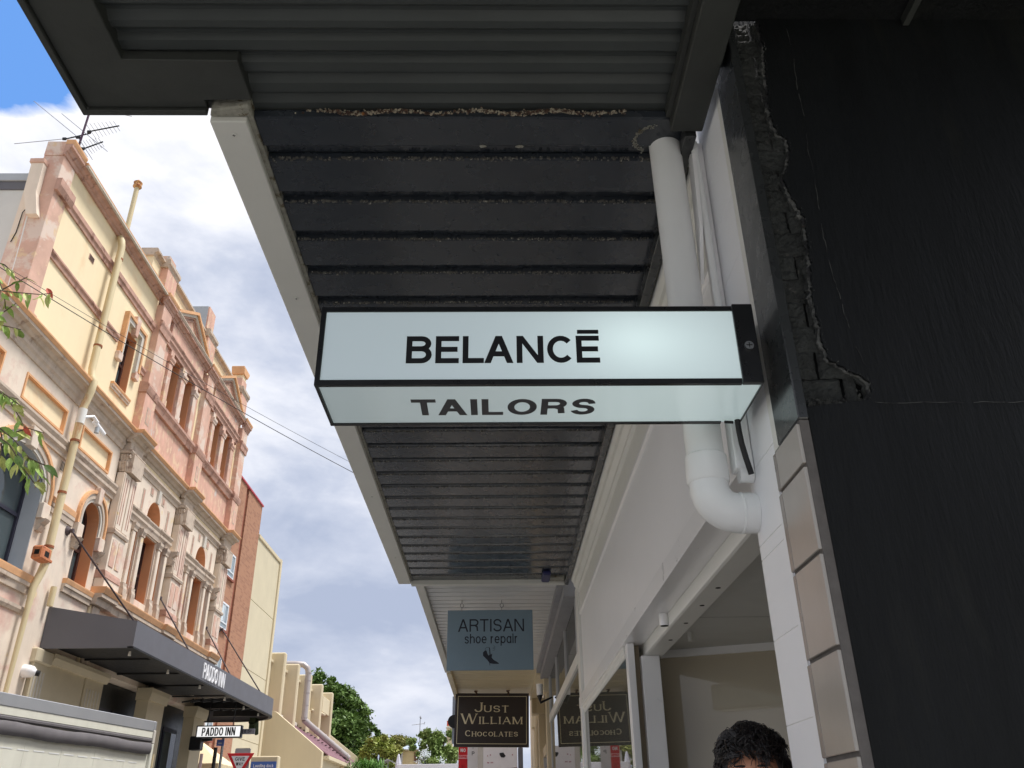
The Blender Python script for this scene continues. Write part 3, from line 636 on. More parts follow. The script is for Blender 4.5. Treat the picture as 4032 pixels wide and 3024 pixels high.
# ================================================================ person standing in the entry
m_skin = mat('skin', srgb(196, 140, 112), rough=.5, var=.08, scale=20); m_hair = mat('dark_curly_hair', srgb(30, 25, 26), rough=.42, var=.5, scale=60, spec=.5)
m_shirt = mat('dark_navy_shirt', srgb(40, 44, 56), rough=.85, var=.1, scale=40); m_pants = mat('charcoal_trousers', srgb(38, 38, 40), rough=.85, var=.1); m_shoe = mat('black_shoes', srgb(20, 18, 18), rough=.4)
PX, PY, PZ = .70, 2.57, 0.0
t = thing('person', 'person with thick dark curly hair in a navy shirt standing in the white shop entry', 'person', (PX, PY, PZ))
def skin(name, verts, edges, rad, m, parent, root=0, sub=2, org=None):
    me = bpy.data.meshes.new(name); me.from_pydata([Vector(v) for v in verts], edges, [])
    o = bpy.data.objects.new(name, me); C.objects.link(o)
    sm = o.modifiers.new('s', 'SKIN'); sb = o.modifiers.new('d', 'SUBSURF'); sb.levels = sub; sb.render_levels = sub
    for i, r in enumerate(rad):
        sv = me.skin_vertices[0].data[i]; sv.radius = (r, r) if not isinstance(r, tuple) else r; sv.use_root = i == root
    dg = bpy.context.evaluated_depsgraph_get(); dg.update()
    me2 = bpy.data.meshes.new_from_object(o.evaluated_get(dg)); bpy.data.objects.remove(o)
    for p in me2.polygons: p.use_smooth = True
    me2.materials.clear(); me2.materials.append(m)
    o = bpy.data.objects.new(name, me2); C.objects.link(o); o.parent = parent; WL[o] = WL[parent]; return o
H = 1.0
V_ = [(0, 0, .96), (0, .01, 1.12), (0, .01, 1.28), (0, .02, 1.42), (0, .015, 1.50), (0, 0, 1.60), (0, -.005, 1.70),
      (.10, 0, .88), (.115, -.01, .50), (.12, .03, .10), (.125, -.12, .045), (-.10, 0, .88), (-.115, -.01, .50), (-.12, .03, .10), (-.125, -.12, .045),
      (.17, .02, 1.41), (.235, .03, 1.15), (.245, -.05, .90), (.245, -.07, .83), (-.17, .02, 1.41), (-.235, .03, 1.15), (-.245, -.05, .90), (-.245, -.07, .83)]
E_ = [(0, 1), (1, 2), (2, 3), (3, 4), (4, 5), (5, 6), (0, 7), (7, 8), (8, 9), (9, 10), (0, 11), (11, 12), (12, 13), (13, 14), (3, 15), (15, 16), (16, 17), (17, 18), (3, 19), (19, 20), (20, 21), (21, 22)]
R_ = [(.15, .11), (.14, .10), (.155, .11), (.13, .09), .058, .075, .085, .088, .058, .042, .035, .088, .058, .042, .035, .06, .044, .032, .03, .06, .044, .032, .03]
skin('body', V_, E_, R_, m_skin, t)
V2 = [(0, 0, .93), (0, .01, 1.12), (0, .01, 1.28), (0, .02, 1.43), (.17, .02, 1.415), (.235, .03, 1.15), (.24, 0, 1.08), (-.17, .02, 1.415), (-.235, .03, 1.15), (-.24, 0, 1.08), (0, .015, 1.475)]
skin('shirt', V2, [(0, 1), (1, 2), (2, 3), (3, 4), (4, 5), (5, 6), (3, 7), (7, 8), (8, 9), (3, 10)], [(.172, .13), (.165, .122), (.175, .128), (.15, .108), .074, .058, .058, .074, .058, .058, .066], m_shirt, t, root=0)
V3 = [(0, 0, .97), (.10, 0, .86), (.115, -.01, .50), (.12, .03, .09), (-.10, 0, .86), (-.115, -.01, .50), (-.12, .03, .09)]
skin('trousers', V3, [(0, 1), (1, 2), (2, 3), (0, 4), (4, 5), (5, 6)], [(.165, .125), .108, .075, .065, .108, .075, .065], m_pants, t, root=0)
for s in (-1, 1):
    skin('shoe', [(s*.12, .06, .05), (s*.122, -.04, .045), (s*.127, -.15, .035)], [(0, 1), (1, 2)], [.048, .05, .04], m_shoe, t)
    fv = [(s*.245, -.07, .83), (s*.245, -.085, .77)]; fe = [(0, 1)]; fr = [(.030, .018), (.036, .016)]
    for q, (dy, ln) in enumerate(((-.035, .070), (-.012, .080), (.010, .075), (.030, .060))):
        k = len(fv); fv += [(s*.243, -.085+dy*.8, .745), (s*.240, -.092+dy, .745-ln*.5), (s*.228, -.094+dy, .745-ln)]; fe += [(1, k), (k, k+1), (k+1, k+2)]; fr += [.0095, .0085, .0075]
    k = len(fv); fv += [(s*.232, -.125, .775), (s*.222, -.135, .745)]; fe += [(0, k), (k, k+1)]; fr += [.011, .009]
    skin('hand', fv, fe, fr, m_skin, t, root=1)
# head: deformed sphere with brow, nose, lips, chin, eyes and ears; faces the street camera side
hc = Vector((PX, PY-.015, 1.665)); FA = math.radians(-18)
def rotf(v): return Vector((v.x*math.cos(FA)-v.y*math.sin(FA), v.x*math.sin(FA)+v.y*math.cos(FA), v.z))
mb = MB(); nu, nv = 40, 30; rings = []
for j in range(1, nv):
    ph = PI*j/nv; ring = []
    for i in range(nu):
        th = 2*PI*i/nu; v = Vector((math.sin(ph)*math.cos(th), math.sin(ph)*math.sin(th), math.cos(ph)))
        x, y, z = v.x*.076, v.y*.096, v.z*.118
        if z < -.02: x *= 1-.35*((-z-.02)/.1); y = y*(1-.15*((-z-.02)/.1))+(-.012*((-z-.02)/.1))
        f = max(0, -v.y)
        g_ = lambda cx, cz, sx, sz: math.exp(-((x-cx)/sx)**2-((z-cz)/sz)**2)
        if f > 0: y += -f*(.026*g_(0, -.022, .011, .017)+.012*g_(0, .004, .008, .022)+.008*g_(0, .032, .05, .010)-.011*g_(.031, .010, .014, .010)-.011*g_(-.031, .010, .014, .010)+.007*g_(0, -.058, .022, .005)+.007*g_(0, -.068, .019, .006)-.004*g_(0, -.063, .024, .002)+.009*g_(0, -.098, .022, .014))
        ring.append(hc+rotf(Vector((x, y, z))))
    rings.append(ring)
mb.loft(rings); mb.build('head', m_skin, t, smooth=True)
for s in (-1, 1):
    ce = hc+rotf(Vector((s*.031, -.084, .010)))
    ey = MB(); ey.loft([[ce+Vector((math.sin(p)*math.cos(q), math.sin(p)*math.sin(q), math.cos(p)))*.0125 for q in [2*PI*k/12 for k in range(12)]] for p in [PI*j/8 for j in range(1, 8)]]); ey.build('eye', mat('eye_white', srgb(225, 220, 214), rough=.2), t, smooth=True)
    ip = hc+rotf(Vector((s*.031, -.0965, .010))); MB().tube([ip-rotf(Vector((0, -.001, 0))), ip+rotf(Vector((0, -.0015, 0)))], .0055, 12).build('iris', mat('iris_brown', srgb(40, 24, 16), rough=.2), t)
    er = [hc+rotf(Vector((s*(.076+.012*math.sin(a)), .005+.018*math.cos(a), -.005+.032*math.sin(a)))) for a in [k*PI/6 for k in range(13)]]
    MB().tube(er, .006, 8).build('ear', m_skin, t, smooth=True)
    MB().tube([hc+rotf(Vector((s*x, -.097+abs(x-.03)*.3, .030))) for x in (.014, .024, .034, .046)], [.002, .0035, .0032, .0015], 6).build('eyebrow', m_hair, t)
MB().tube([hc+rotf(Vector((x, -.0955+abs(x)*.35, -.062-abs(x)*.05))) for x in (-.022, -.011, 0, .011, .022)], [.0015, .004, .0045, .004, .0015], 8).build('lips', mat('lip_colour', srgb(168, 104, 92), rough=.4), t, smooth=True)
# hair: base cap plus many curls
mb = MB(); hr = random.Random(5)
cap = []
for j in range(1, 16):
    ph = PI*.60*j/16
    cap.append([hc+rotf(Vector((math.sin(ph)*math.cos(q)*.090, math.sin(ph)*math.sin(q)*.108+.008, math.cos(ph)*.128+.006)) if not (math.sin(q) < -.45 and ph > .95) else Vector((math.sin(.95)*math.cos(q)*.086, math.sin(.95)*math.sin(q)*.100+.006, math.cos(ph)*.04+.055))) for q in [2*PI*k/36 for k in range(36)]])
hm = MB().loft(cap, caps=True).build('hair_base', m_hair, t, smooth=True)
for k in range(5200):
    ph = math.acos(1-hr.random()*1.30); th = hr.random()*2*PI
    if math.sin(th) < -.3 and ph > 1.16+hr.random()*.14: continue
    d0 = Vector((math.sin(ph)*math.cos(th), math.sin(ph)*math.sin(th), math.cos(ph)))
    base = Vector((d0.x*.093, d0.y*.110+.008, d0.z*.124+.004)); L_ = hr.uniform(.022, .042)*(1.0 if d0.z > .2 else .7)
    _c = noise.noise_vector(Vector((d0.x*3.2, d0.y*3.2, d0.z*3.2))); sw = Vector((-.45, -.2, 0))+_c*1.6+Vector((hr.gauss(0, .22), hr.gauss(0, .22), hr.gauss(0, .2)))
    tx = d0.cross(_c+Vector((hr.gauss(0, .2), hr.gauss(0, .2), .3+hr.gauss(0, .2)))).normalized(); ty = d0.cross(tx)
    lift = hr.uniform(.006, .020)*(1.3 if d0.z > .5 else .8); cr_ = hr.uniform(.003, .0065); tn = hr.uniform(.35, .9); pts = []
    for q in range(7):
        f = q/6; a = tn*2*PI*f
        tg = (sw-d0*sw.dot(d0)); tg = tg.normalized() if tg.length > .01 else tx
        pts.append(hc+rotf(base+d0*(lift*math.sin(PI*min(1, f*.85+.08))+.006*f)+tg*(L_*1.15*f)+(tx*math.cos(a)+ty*math.sin(a))*cr_*f))
    mb.tube(pts, [.0013, .0013, .0012, .0012, .0010, .0008, .0003], 3)
mb.build('hair', m_hair, t, smooth=True, kind='stuff'); t.scale = (.967,)*3
# ================================================================ next awning (white ribbed) with the shoe repair sign
m_rib = mat('white_ribbed_metal', srgb(205, 205, 205), rough=.35, var=.05, scale=2, coat=.2)
m_rib2 = mat('cream_ribbed_metal', srgb(212, 200, 170), rough=.45, var=.06, scale=2)
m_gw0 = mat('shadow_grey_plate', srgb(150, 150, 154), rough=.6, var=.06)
def ribbed(y0, y1, x0, x1, z, pitch, mm):
    mb = MB(); y = y0; pr = []
    while y < y1:
        for dy, dz in ((0, 0), (.050, 0), (.056, .035), (.080, .035), (.086, 0)):
            if y+dy < y1: pr.append((y+dy, z+dz))
        y += pitch
    pr.append((y1, z))
    for yy, zz in pr: mb.v += [(x0, yy, zz), (x1, yy, zz)]
    for i in range(len(pr)-1): mb.f.append((2*i, 2*i+1, 2*i+3, 2*i+2))
    return mb
t = thing('white_awning', 'white ribbed awning ceiling behind the grey blue shoe repair sign', 'awning', (0, 11, 3.7))
ribbed(8.53, 13.86, -.735, .60, 3.702, .175, m_rib).build('ribbed_ceiling', m_rib, t)
BX('fascia_board', m_fascia, t, -.82, -.736, 8.53, 13.86, 3.66, 3.92, bev=.003); BX('roof_deck', m_rib, t, -.735, .82, 8.53, 13.86, 3.76, 3.86)
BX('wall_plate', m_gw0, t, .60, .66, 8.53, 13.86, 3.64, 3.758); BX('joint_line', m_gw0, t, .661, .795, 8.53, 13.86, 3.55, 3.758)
t = thing('cream_awning', 'cream ribbed awning ceiling behind the chocolate shop sign', 'awning', (0, 15, 3.7))
ribbed(13.87, 16.9, -.72, .60, 3.700, .175, m_rib2).build('ribbed_ceiling', m_rib2, t)
BX('fascia_board', m_rib2, t, -.80, -.721, 13.87, 16.9, 3.64, 3.90, bev=.003); BX('roof_deck', m_rib2, t, -.72, .82, 13.87, 16.9, 3.76, 3.86)
BX('wall_plate', m_rib2, t, .60, .80, 13.87, 16.9, 3.62, 3.758)
m_slate = mat('slate_blue_panel', srgb(122, 142, 156), rough=.45, var=.06, scale=1.5)
t = thing('shoe_repair_sign', 'slate blue hanging sign reading ARTISAN shoe repair with a stiletto drawing', 'sign', (0, 9.3, 3.0))
AX0, AX1, AZ0, AZ1 = -.538, .378, 2.972, 3.594
AX0, AX1 = -.537, .376
BX('board', m_slate, t, AX0, AX1, 9.30, 9.325, AZ0, AZ1, bev=.003)
m_nav = mat('dark_navy_ink', srgb(30, 34, 48), rough=.5)
text('lettering', 'ARTISAN', m_nav, t, (-.07, 9.30, 3.366), (1, 0, 0), (0, 0, 1), .132, width=.705, align='c', w=.115, gap=.10, depth=.001)
text('lettering', 'shoe repair', m_nav, t, (-.07, 9.30, 3.243), (1, 0, 0), (0, 0, 1), .100, width=.565, align='c', w=.115, gap=.10, depth=.001)
W3 = lambda dy: (lambda u, v, w: (u, w, v))
sh = MB()
sh.prism([(-.155, 3.150), (-.135, 3.170), (-.118, 3.168), (-.110, 3.140), (-.098, 3.118), (-.085, 3.128), (-.070, 3.105), (-.045, 3.075), (-.012, 3.056), (.012, 3.040), (.010, 3.033), (-.05, 3.034), (-.085, 3.040), (-.108, 3.072), (-.135, 3.098), (-.155, 3.118)], 9.298, 9.301, lambda u, v, w: (u, w, v))
sh.prism([(-.085, 3.100), (-.073, 3.105), (-.078, 3.15), (-.082, 3.195), (-.092, 3.205), (-.088, 3.15)], 9.2975, 9.301, lambda u, v, w: (u, w, v))
sh.prism([(-.075, 3.128), (-.058, 3.136), (-.066, 3.09), (-.078, 3.095)], 9.2972, 9.301, lambda u, v, w: (u, w, v))
sh.prism([(-.088, 3.042), (-.082, 3.042), (-.080, 3.015), (-.084, 3.015)], 9.2978, 9.301, lambda u, v, w: (u, w, v))
sh.build('shoe_emblem', m_nav, t)
MB().tube([(-.105+.028*math.cos(a), 9.2985, 3.182+.022*math.sin(a)) for a in [k*.5 for k in range(1, 9)]], .0017, 5).tube([(-.045+.017*math.cos(a), 9.2985, 3.205+.012*math.sin(a)) for a in [-2.2+k*.5 for k in range(9)]], .0016, 5).tube([(-.045+.017*math.cos(a), 9.2985, 3.184+.012*math.sin(a)) for a in [-2.2+k*.5 for k in range(9)]], .0016, 5).build('thread_emblem', m_nav, t)
for x in (-.385, .045):
    MB().tube([(x+.018*math.cos(a), 9.312, 3.645+.022*math.sin(a)) for a in [k*PI/6 for k in range(13)]], .004, 6).tube([(x, 9.312, 3.667), (x, 9.312, 3.702)], .004, 6).tube([(x, 9.299, 3.575), (x, 9.299, 3.612), (x, 9.312, 3.625)], .0035, 6).build('hook', m_metal, t, smooth=True)
m_choc = mat('dark_brown_sign_paint', srgb(50, 43, 42), rough=.5, var=.08, scale=2); m_crm = mat('cream_lettering', srgb(214, 206, 178), rough=.5, var=.06)
t = thing('chocolate_shop_sign', 'dark brown hanging sign with cream border reading Just William Chocolates', 'sign', (0, 16, 2.7))
KS = 1.40; CY = 11.5*KS; KZ = lambda z: 1.5+(z-1.5)*KS
def Q(f, g, y=CY):     # bilinear in the slightly leaning board
    L0 = Vector((-.553*KS, y, KZ(2.408))); R0 = Vector((.384*KS, y, KZ(2.392))); L1 = Vector((-.538*KS, y, KZ(3.040))); R1 = Vector((.396*KS, y, KZ(3.030)))
    return (L0*(1-f)+R0*f)*(1-g)+(L1*(1-f)+R1*f)*g
MB().loft([[Q(0, 0), Q(1, 0), Q(1, 1), Q(0, 1)], [Q(0, 0, CY+.05), Q(1, 0, CY+.05), Q(1, 1, CY+.05), Q(0, 1, CY+.05)]]).build('board', m_choc, t, bev=.003)
bd = MB()
for f0, g0, f1, g1 in ((.033, .055, .97, .065), (.033, .935, .97, .945), (.033, .0655, .040, .9345), (.963, .0655, .97, .9345)):
    bd.loft([[Q(f0, g0, CY-.001), Q(f1, g0, CY-.001), Q(f1, g1, CY-.001), Q(f0, g1, CY-.001)], [Q(f0, g0, CY+.001), Q(f1, g0, CY+.001), Q(f1, g1, CY+.001), Q(f0, g1, CY+.001)]])
bd.build('border_line', m_crm, t)
up = Vector((.012, 0, 1)); rt = Vector((1, 0, -.014))
text('lettering', 'Just', m_crm, t, (-.083*KS, CY, KZ(2.805)), rt, up, .122*KS, width=.435*KS, align='c', w=.17, gap=.12, serif=1, small=.70, depth=.001)
text('lettering', 'William', m_crm, t, (-.083*KS, CY, KZ(2.668)), rt, up, .122*KS, width=.775*KS, align='c', w=.17, gap=.12, serif=1, small=.70, depth=.001)
text('lettering', 'Chocolates', m_crm, t, (-.083*KS, CY, KZ(2.522)), rt, up, .074*KS, width=.66*KS, align='c', w=.17, gap=.12, serif=1, small=.78, depth=.001)
for x in (-.28*KS, .13*KS):
    MB().tube([(x, CY+.02, 3.63), (x, CY+.02, 3.645), (x+.012, CY+.02, 3.66), (x-.01, CY+.02, 3.68), (x, CY+.02, 3.71)], [.017, .022, .016, .020, .012], 8).tube([(x-.035, CY+.02, 3.69), (x+.035, CY+.02, 3.69)], .009, 6).tube([(x, CY-.03, 3.60), (x, CY-.03, 3.66), (x, CY+.02, 3.68)], .010, 6).build('hook', mat('rusty_hook', srgb(92, 66, 48), rough=.8, var=.3, scale=30), t, smooth=True)
tag(MB().prism([(-.853, 2.90), (-.853, 3.72), (-.76, 3.74), (-.76, 2.87)], 17.0, 17.05, lambda u, v, w: (u, w, v)).build('rear_sign', mat('pale_blue_sign', srgb(150, 160, 176), rough=.4), bev=.004), 'pale grey board just showing behind the left edge of the chocolate sign', 'sign')
tag(MB().tube([(-.815, 16.9, 3.27), (-.815, 16.94, 3.27)], .115, 20).build('round_sign', m_ink), 'round black disc peeking out left of the chocolate sign', 'sign')
# ================================================================ neighbouring shopfronts on the right
m_cream = mat('cream_plaster', srgb(214, 200, 172), rough=.7, var=.07, scale=2, bump=.08)
t = thing('glazed_shopfront', 'grey white glazed shopfront with slanting head beam under the ribbed awning', 'shopfront', (.8, 11, 0))
m_gw = mat('grey_white_frame', srgb(190, 190, 194), rough=.4, var=.04)
BX('head_beam', m_white2, t, .772, .86, 8.53, 13.75, 2.905, 3.015, bev=.003)
BX('transom_glass', g_win, t, .797, .803, 8.53, 13.75, 3.016, 3.60); BX('window_glass', g_win, t, .797, .803, 8.53, 13.75, .5, 2.904)
for y in (8.53, 13.6): BX('mullion', m_gw, t, .785, .86, y, y+.075, .5, 2.904, bev=.003)
for y in (8.6, 10.2, 11.9, 13.6): BX('transom_mullion', m_gw, t, .775, .86, y+.01, y+.065, 3.016, 3.60)
BX('sill', m_gw, t, .78, .90, 8.53, 13.75, .4, .5); BX('stall_riser', m_gw, t, .80, .86, 8.53, 13.75, 0, .4); BX('upper_wall', m_white2, t, .87, 2.9, 8.53, 13.8, 3.61, 5.8)
BX('interior_backdrop', m_brown, t, 2.9, 2.95, 8.53, 13.8, 0, 3.6)
t = thing('cream_shopfront', 'cream rendered shop with pilasters and a downpipe at the far end of the awnings', 'shopfront', (.8, 16, 0))
BX('wall', m_cream, t, .86, 2.9, 13.82, 24.5, 0, 6.0)
for y, w_ in ((13.85, .25), (16.6, .3), (19.0, .3)):
    BX('pilaster', m_cream, t, .74, .859, y, y+w_, 0, 3.35, bev=.004); BX('capital', m_cream, t, .70, .859, y-.05, y+w_+.05, 3.351, 3.62, bev=.01)
BX('corbel', m_cream, t, .62, .739, 16.60, 16.95, 3.35, 3.62, bev=.02); BX('door_head', m_cream, t, .80, .859, 14.2, 16.5, 2.6, 2.75)
MB().prism([(.55, 2.05), (.66, 2.20), (.74, 2.32), (.74, 2.20), (.66, 2.08), (.57, 1.9)], 19.1, 19.2, lambda u, v, w: (u, w, v)).build('stay', m_cream, t)
BX('window_glass', g_win, t, .852, .858, 14.3, 16.4, .6, 2.6); BX('window_glass', g_win, t, .852, .858, 17.1, 18.8, .6, 2.9)
for y in (14.3, 15.3, 16.35, 17.1, 17.9, 18.75): BX('mullion', m_gw, t, .80, .851, y, y+.06, .6, 2.75)
tag(MB().tube([(.745, 17.35, 0), (.745, 17.35, 3.55)], .045, 14).build('drain_pipe', m_cream, smooth=True), 'slim cream downpipe on the cream shopfront beyond the signs', 'drain pipe')
t = thing('wall_lamp', 'small white wall lantern with dark bracket beside the shoe repair sign', 'wall lamp', (.62, 12.9, 3.3))
MB().tube([(.60, 12.9, 3.34), (.60, 12.9, 3.19)], [.05, .045], 14).build('shade', m_white, t, smooth=True); MB().tube([(.60, 12.9, 3.185), (.61, 12.9, 3.09), (.78, 12.9, 3.16)], [.045, .02, .012], 10).build('bracket', m_ink, t, smooth=True)
# ================================================================ the pub (facade plane x=-7.5, u=y)
FP = -7.5
m_cr = mat('cream_stucco', srgb(236, 218, 182), rough=.85, var=.05, scale=.9, bump=.08, bscale=10, col2=srgb(226, 186, 142), mask=(.56, .74), mscale=.55, streak=.06)
m_st = mat('weathered_beige_stucco', srgb(222, 207, 190), rough=.9, var=.10, scale=1.6, bump=.12, bscale=14, col2=srgb(206, 170, 156), mask=(.52, .66), mscale=.9, col3=srgb(222, 200, 160), mask3=(.60, .66), m3scale=1.7, streak=.15)
m_pk = mat('peeling_pink_stucco', srgb(206, 168, 150), rough=.9, var=.14, scale=2.5, bump=.15, bscale=16, col2=srgb(216, 196, 182), mask=(.50, .56), mscale=1.3, col3=srgb(216, 188, 156), mask3=(.575, .62), m3scale=3.2)
m_pk2 = mat('salmon_stucco_flaking', srgb(208, 166, 148), rough=.9, var=.16, scale=2.5, bump=.15, bscale=16, col2=srgb(216, 188, 160), mask=(.54, .58), mscale=4.2, col3=srgb(198, 188, 180), mask3=(.60, .64), m3scale=1.6, stretch=(1, 1.5, .8))
m_ml = mat('taupe_mouldings', srgb(194, 177, 160), rough=.8, var=.12, scale=4, bump=.15, bscale=22, col2=srgb(140, 118, 104), mask=(.56, .68), mscale=3, streak=.3)
m_br = mat('brown_pink_mouldings', srgb(184, 146, 130), rough=.85, var=.18, scale=5, bump=.2, bscale=24, col2=srgb(132, 96, 84), mask=(.54, .64), mscale=4)
m_or = mat('ochre_orange_trim', srgb(216, 166, 122), rough=.75, var=.12, scale=5, bump=.08, col2=srgb(170, 104, 64), mask=(.62, .72), mscale=5)
m_rev = mat('orange_reveal', srgb(208, 146, 104), rough=.8, var=.06, scale=2)
m_gr = mat('grey_reveal', srgb(168, 174, 180), rough=.8, var=.05, scale=2)
m_sil = mat('pale_grey_trim', srgb(200, 194, 184), rough=.8, var=.08, scale=5)
m_fr = mat('dark_window_frame', srgb(66, 42, 38), rough=.5, var=.1)
m_fr2 = mat('navy_window_frame', srgb(44, 44, 58), rough=.5, var=.1)
g_pub = glass('pub_window_glass', tint=(.2, .22, .22), ior=1.7, body=(.10, .13, .14), bodyf=.7)
m_cur = mat('window_interior', srgb(60, 60, 60), rough=.9)
pub = thing('pub_building', 'tall ornate Victorian pub in cream, pink and beige peeling stucco across the street', 'building', (FP, 16, 0))
D = lambda w: w*.6 if w > 0 else w        # relief depth of the facade dressings
def fx(u, v, w): return (FP+D(w), u, v)
def F(name, m, y0, y1, z0, z1, d0, d1, parent=None, bev=0): return BX(name, m, parent or pub, FP+D(d0), FP+D(d1), y0, y1, z0, z1, bev=bev)
def MO(name, m, prof, y0, y1, parent=None, ret=True):
    """moulding: prof = [(depth, z)...] closed against the wall, run along the facade"""
    return MB().prism(prof, y0, y1, lambda u, v, w: (FP+D(u), w, v)).build(name, m, parent or pub)
def cornice(y0, y1, zb, zt, proj, mm, lip, base=0.0):
    h = zt-zb; p = proj
    MO('cornice', mm, [(base, zb), (base+p*.22, zb), (base+p*.28, zb+h*.22), (base+p*.42, zb+h*.26), (base+p*.55, zb+h*.46), (base+p*.82, zb+h*.52), (base+p*.84, zb+h*.70), (base, zb+h*.70)], y0, y1)
    MO('cornice_lip', lip, [(base, zb+h*.70+.002), (base+p*.86, zb+h*.70+.002), (base+p, zb+h*.90), (base+p, zb+h), (base, zb+h)], y0-.0, y1+.0)
# --- body masses behind the facade skins
BX('body', m_st, pub, -14, FP-.36, 6.0, 23.62, 0, 8.9); BX('body', m_cr, pub, -14, FP-.47, 13.6, 23.55, 8.9, 12.1); BX('parapet_back', m_cr, pub, FP-.46, FP-.345, 12.0, 23.0, 8.75, 12.1)
BX('roof', m_ml, pub, -14, FP-.1, 13.6, 23.6, 12.12, 12.18); BX('lower_roof', m_ml, pub, -14, FP-.1, 6.0, 11.04, 8.66, 8.72)
BX('side_wall', m_st, pub, -14.0, FP-.001, 23.10, 23.14, 4.3, 12.1)
# --- first floor wall (beige) with openings
def archpts(cx, hw, z0, zs, rise, n=14): return [(cx-hw, z0), (cx+hw, z0)]+arc(cx, zs, hw, rise, 0, 180, n)
big = archpts(12.66, .76, 5.17, 6.50, .52); sml = archpts(15.23, .36, 5.45, 6.62, .34); big0 = archpts(8.9, .76, 5.17, 6.50, .52)
wallholes([(6.0, 4.2), (15.84, 4.2), (15.84, 8.50), (6.0, 8.50)], [big, sml, big0,
          [(12.12, 7.62), (13.57, 7.62), (13.57, 8.07), (12.12, 8.07)], [(14.19, 7.64), (15.48, 7.64), (15.48, 8.09), (14.19, 8.09)], [(9.9, 7.6), (11.45, 7.6), (11.45, 8.06), (9.9, 8.06)]], -.36, 0, fx).build('wall', m_st, pub)
for a, b, c, d in ((12.12, 13.57, 7.62, 8.07), (14.19, 15.48, 7.64, 8.09), (9.9, 11.45, 7.6, 8.06)):
    p_ = F('sunk_panel', m_cr, a, b, c, d, -.08, -.045)
    fr = MB()
    for q in ((a, b, c, c+.035), (a, b, d-.035, d), (a, a+.035, c+.035, d-.035), (b-.035, b, c+.035, d-.035)): fr.box(FP-.044, FP+.022, *q)
    fr.build('panel_frame', m_or, pub)
def window(cx, hw, z0, zs, rise, dep0, frm, rev, rail=.45, curtain=False):
    o = archpts(cx, hw, z0, zs, rise); dep = dep0*.62
    # reveal lining
    mb = MB(); e = .012; inn = archpts(cx, hw-e, z0+e, zs, max(.001, rise-e)) if rise > .01 else [(cx-hw+e, z0+e), (cx+hw-e, z0+e), (cx+hw-e, zs-e), (cx-hw+e, zs-e)]
    if rise <= .01: o = [(cx-hw, z0), (cx+hw, z0), (cx+hw, zs), (cx-hw, zs)]
    n = len(o)
    for j in range(n):
        a, b = o[j], o[(j+1) % n]; c, d = inn[(j+1) % n], inn[j]
        mb.loft([[fx(*p, -.005) for p in (a, b, c, d)], [fx(*p, -dep) for p in (a, b, c, d)]])
    mb.build('reveal', rev, pub)
    w_ = MB(); H = zs+rise; fw = .055
    outer = archpts(cx, hw-e-.001, z0+e, zs, max(.001, rise-e)) if rise > .01 else inn
    i2 = archpts(cx, hw-e-fw, z0+e+fw, zs, max(.001, rise-e-fw)) if rise > .01 else [(cx-hw+e+fw, z0+e+fw), (cx+hw-e-fw, z0+e+fw), (cx+hw-e-fw, zs-e-fw), (cx-hw+e+fw, zs-e-fw)]
    wf = wallholes(outer, [i2], -dep+.02, -dep+.09, fx).build('window', frm, pub)
    zm = z0+(H-z0)*rail
    F('sash_rail', frm, cx-hw+e+fw, cx+hw-e-fw, zm-.03, zm+.03, -dep+.03, -dep+.085, wf)
    MB().prism(i2, -dep+.04, -dep+.05, fx).build('pane', g_pub, wf)
    if curtain: F('curtain', mat('pale_curtain', srgb(190, 195, 200)), cx-hw*.5, cx+hw*.75, z0+.1, H-.1, -dep-.02, -dep+.01, wf)
window(12.66, .76, 5.17, 6.50, .52, .57, m_fr2, m_gr, .50)
window(15.23, .36, 5.45, 6.62, .34, .50, m_fr, m_rev, .45)
window(8.9, .76, 5.17, 6.50, .52, .34, m_fr2, m_gr, .50)
def label(cx, hw, zs, rise, w_, legs, kw):
    """arched hood label: grey inner bands with an orange outer edge, keystone and leg stops"""
    def ring(r0, r1, d, m, nm, leg):
        pts = [(cx+(hw+r1), leg)]+arc(cx, zs, hw+r1, rise+r1, 0, 180, 18)+[(cx-(hw+r1), leg), (cx-(hw+r0), leg)]+arc(cx, zs, hw+r0, rise+r0, 180, 0, 18)+[(cx+(hw+r0), leg)]
        mb = MB(); n = len(pts)//2
        A = pts[:n]; B = pts[n:][::-1]
        for j in range(n-1): mb.loft([[fx(*p, 0) for p in (A[j], A[j+1], B[j+1], B[j])], [fx(*p, d) for p in (A[j], A[j+1], B[j+1], B[j])]])
        mb.build(nm, m, pub)
    ring(0, w_*.28, .05, m_sil, 'hood_band', legs); ring(w_*.28, w_*.52, .085, m_ml, 'hood_band', legs); ring(w_*.52, w_*.74, .06, m_sil, 'hood_band', legs); ring(w_*.74, w_, .115, m_or, 'hood_edge', legs)
    zt = zs+rise
    MB().prism([(cx-kw*.38, zt-.03), (cx+kw*.38, zt-.03), (cx+kw*.52, zt+w_+.06), (cx-kw*.52, zt+w_+.06)], 0, .19, fx).build('keystone', m_st, pub, bev=.008)
    for s in (-1, 1):
        y = cx+s*(hw+w_*.45)
        F('label_stop', m_st, y-w_*.5, y+w_*.5, legs-.26, legs+.001, 0, .15, bev=.008)
        MB().prism([(0, legs-.46), (.06, legs-.46), (.10, legs-.38), (.07, legs-.36), (.13, legs-.30), (.15, legs-.262), (0, legs-.262)], y-w_*.32, y+w_*.32, lambda u, v, w: (FP+u, w, v)).build('bracket', m_ml, pub)
label(12.66, .76, 6.50, .52, .24, 6.34, .26); label(15.23, .36, 6.62, .34, .22, 6.42, .17); label(8.9, .76, 6.50, .52, .24, 6.34, .26)
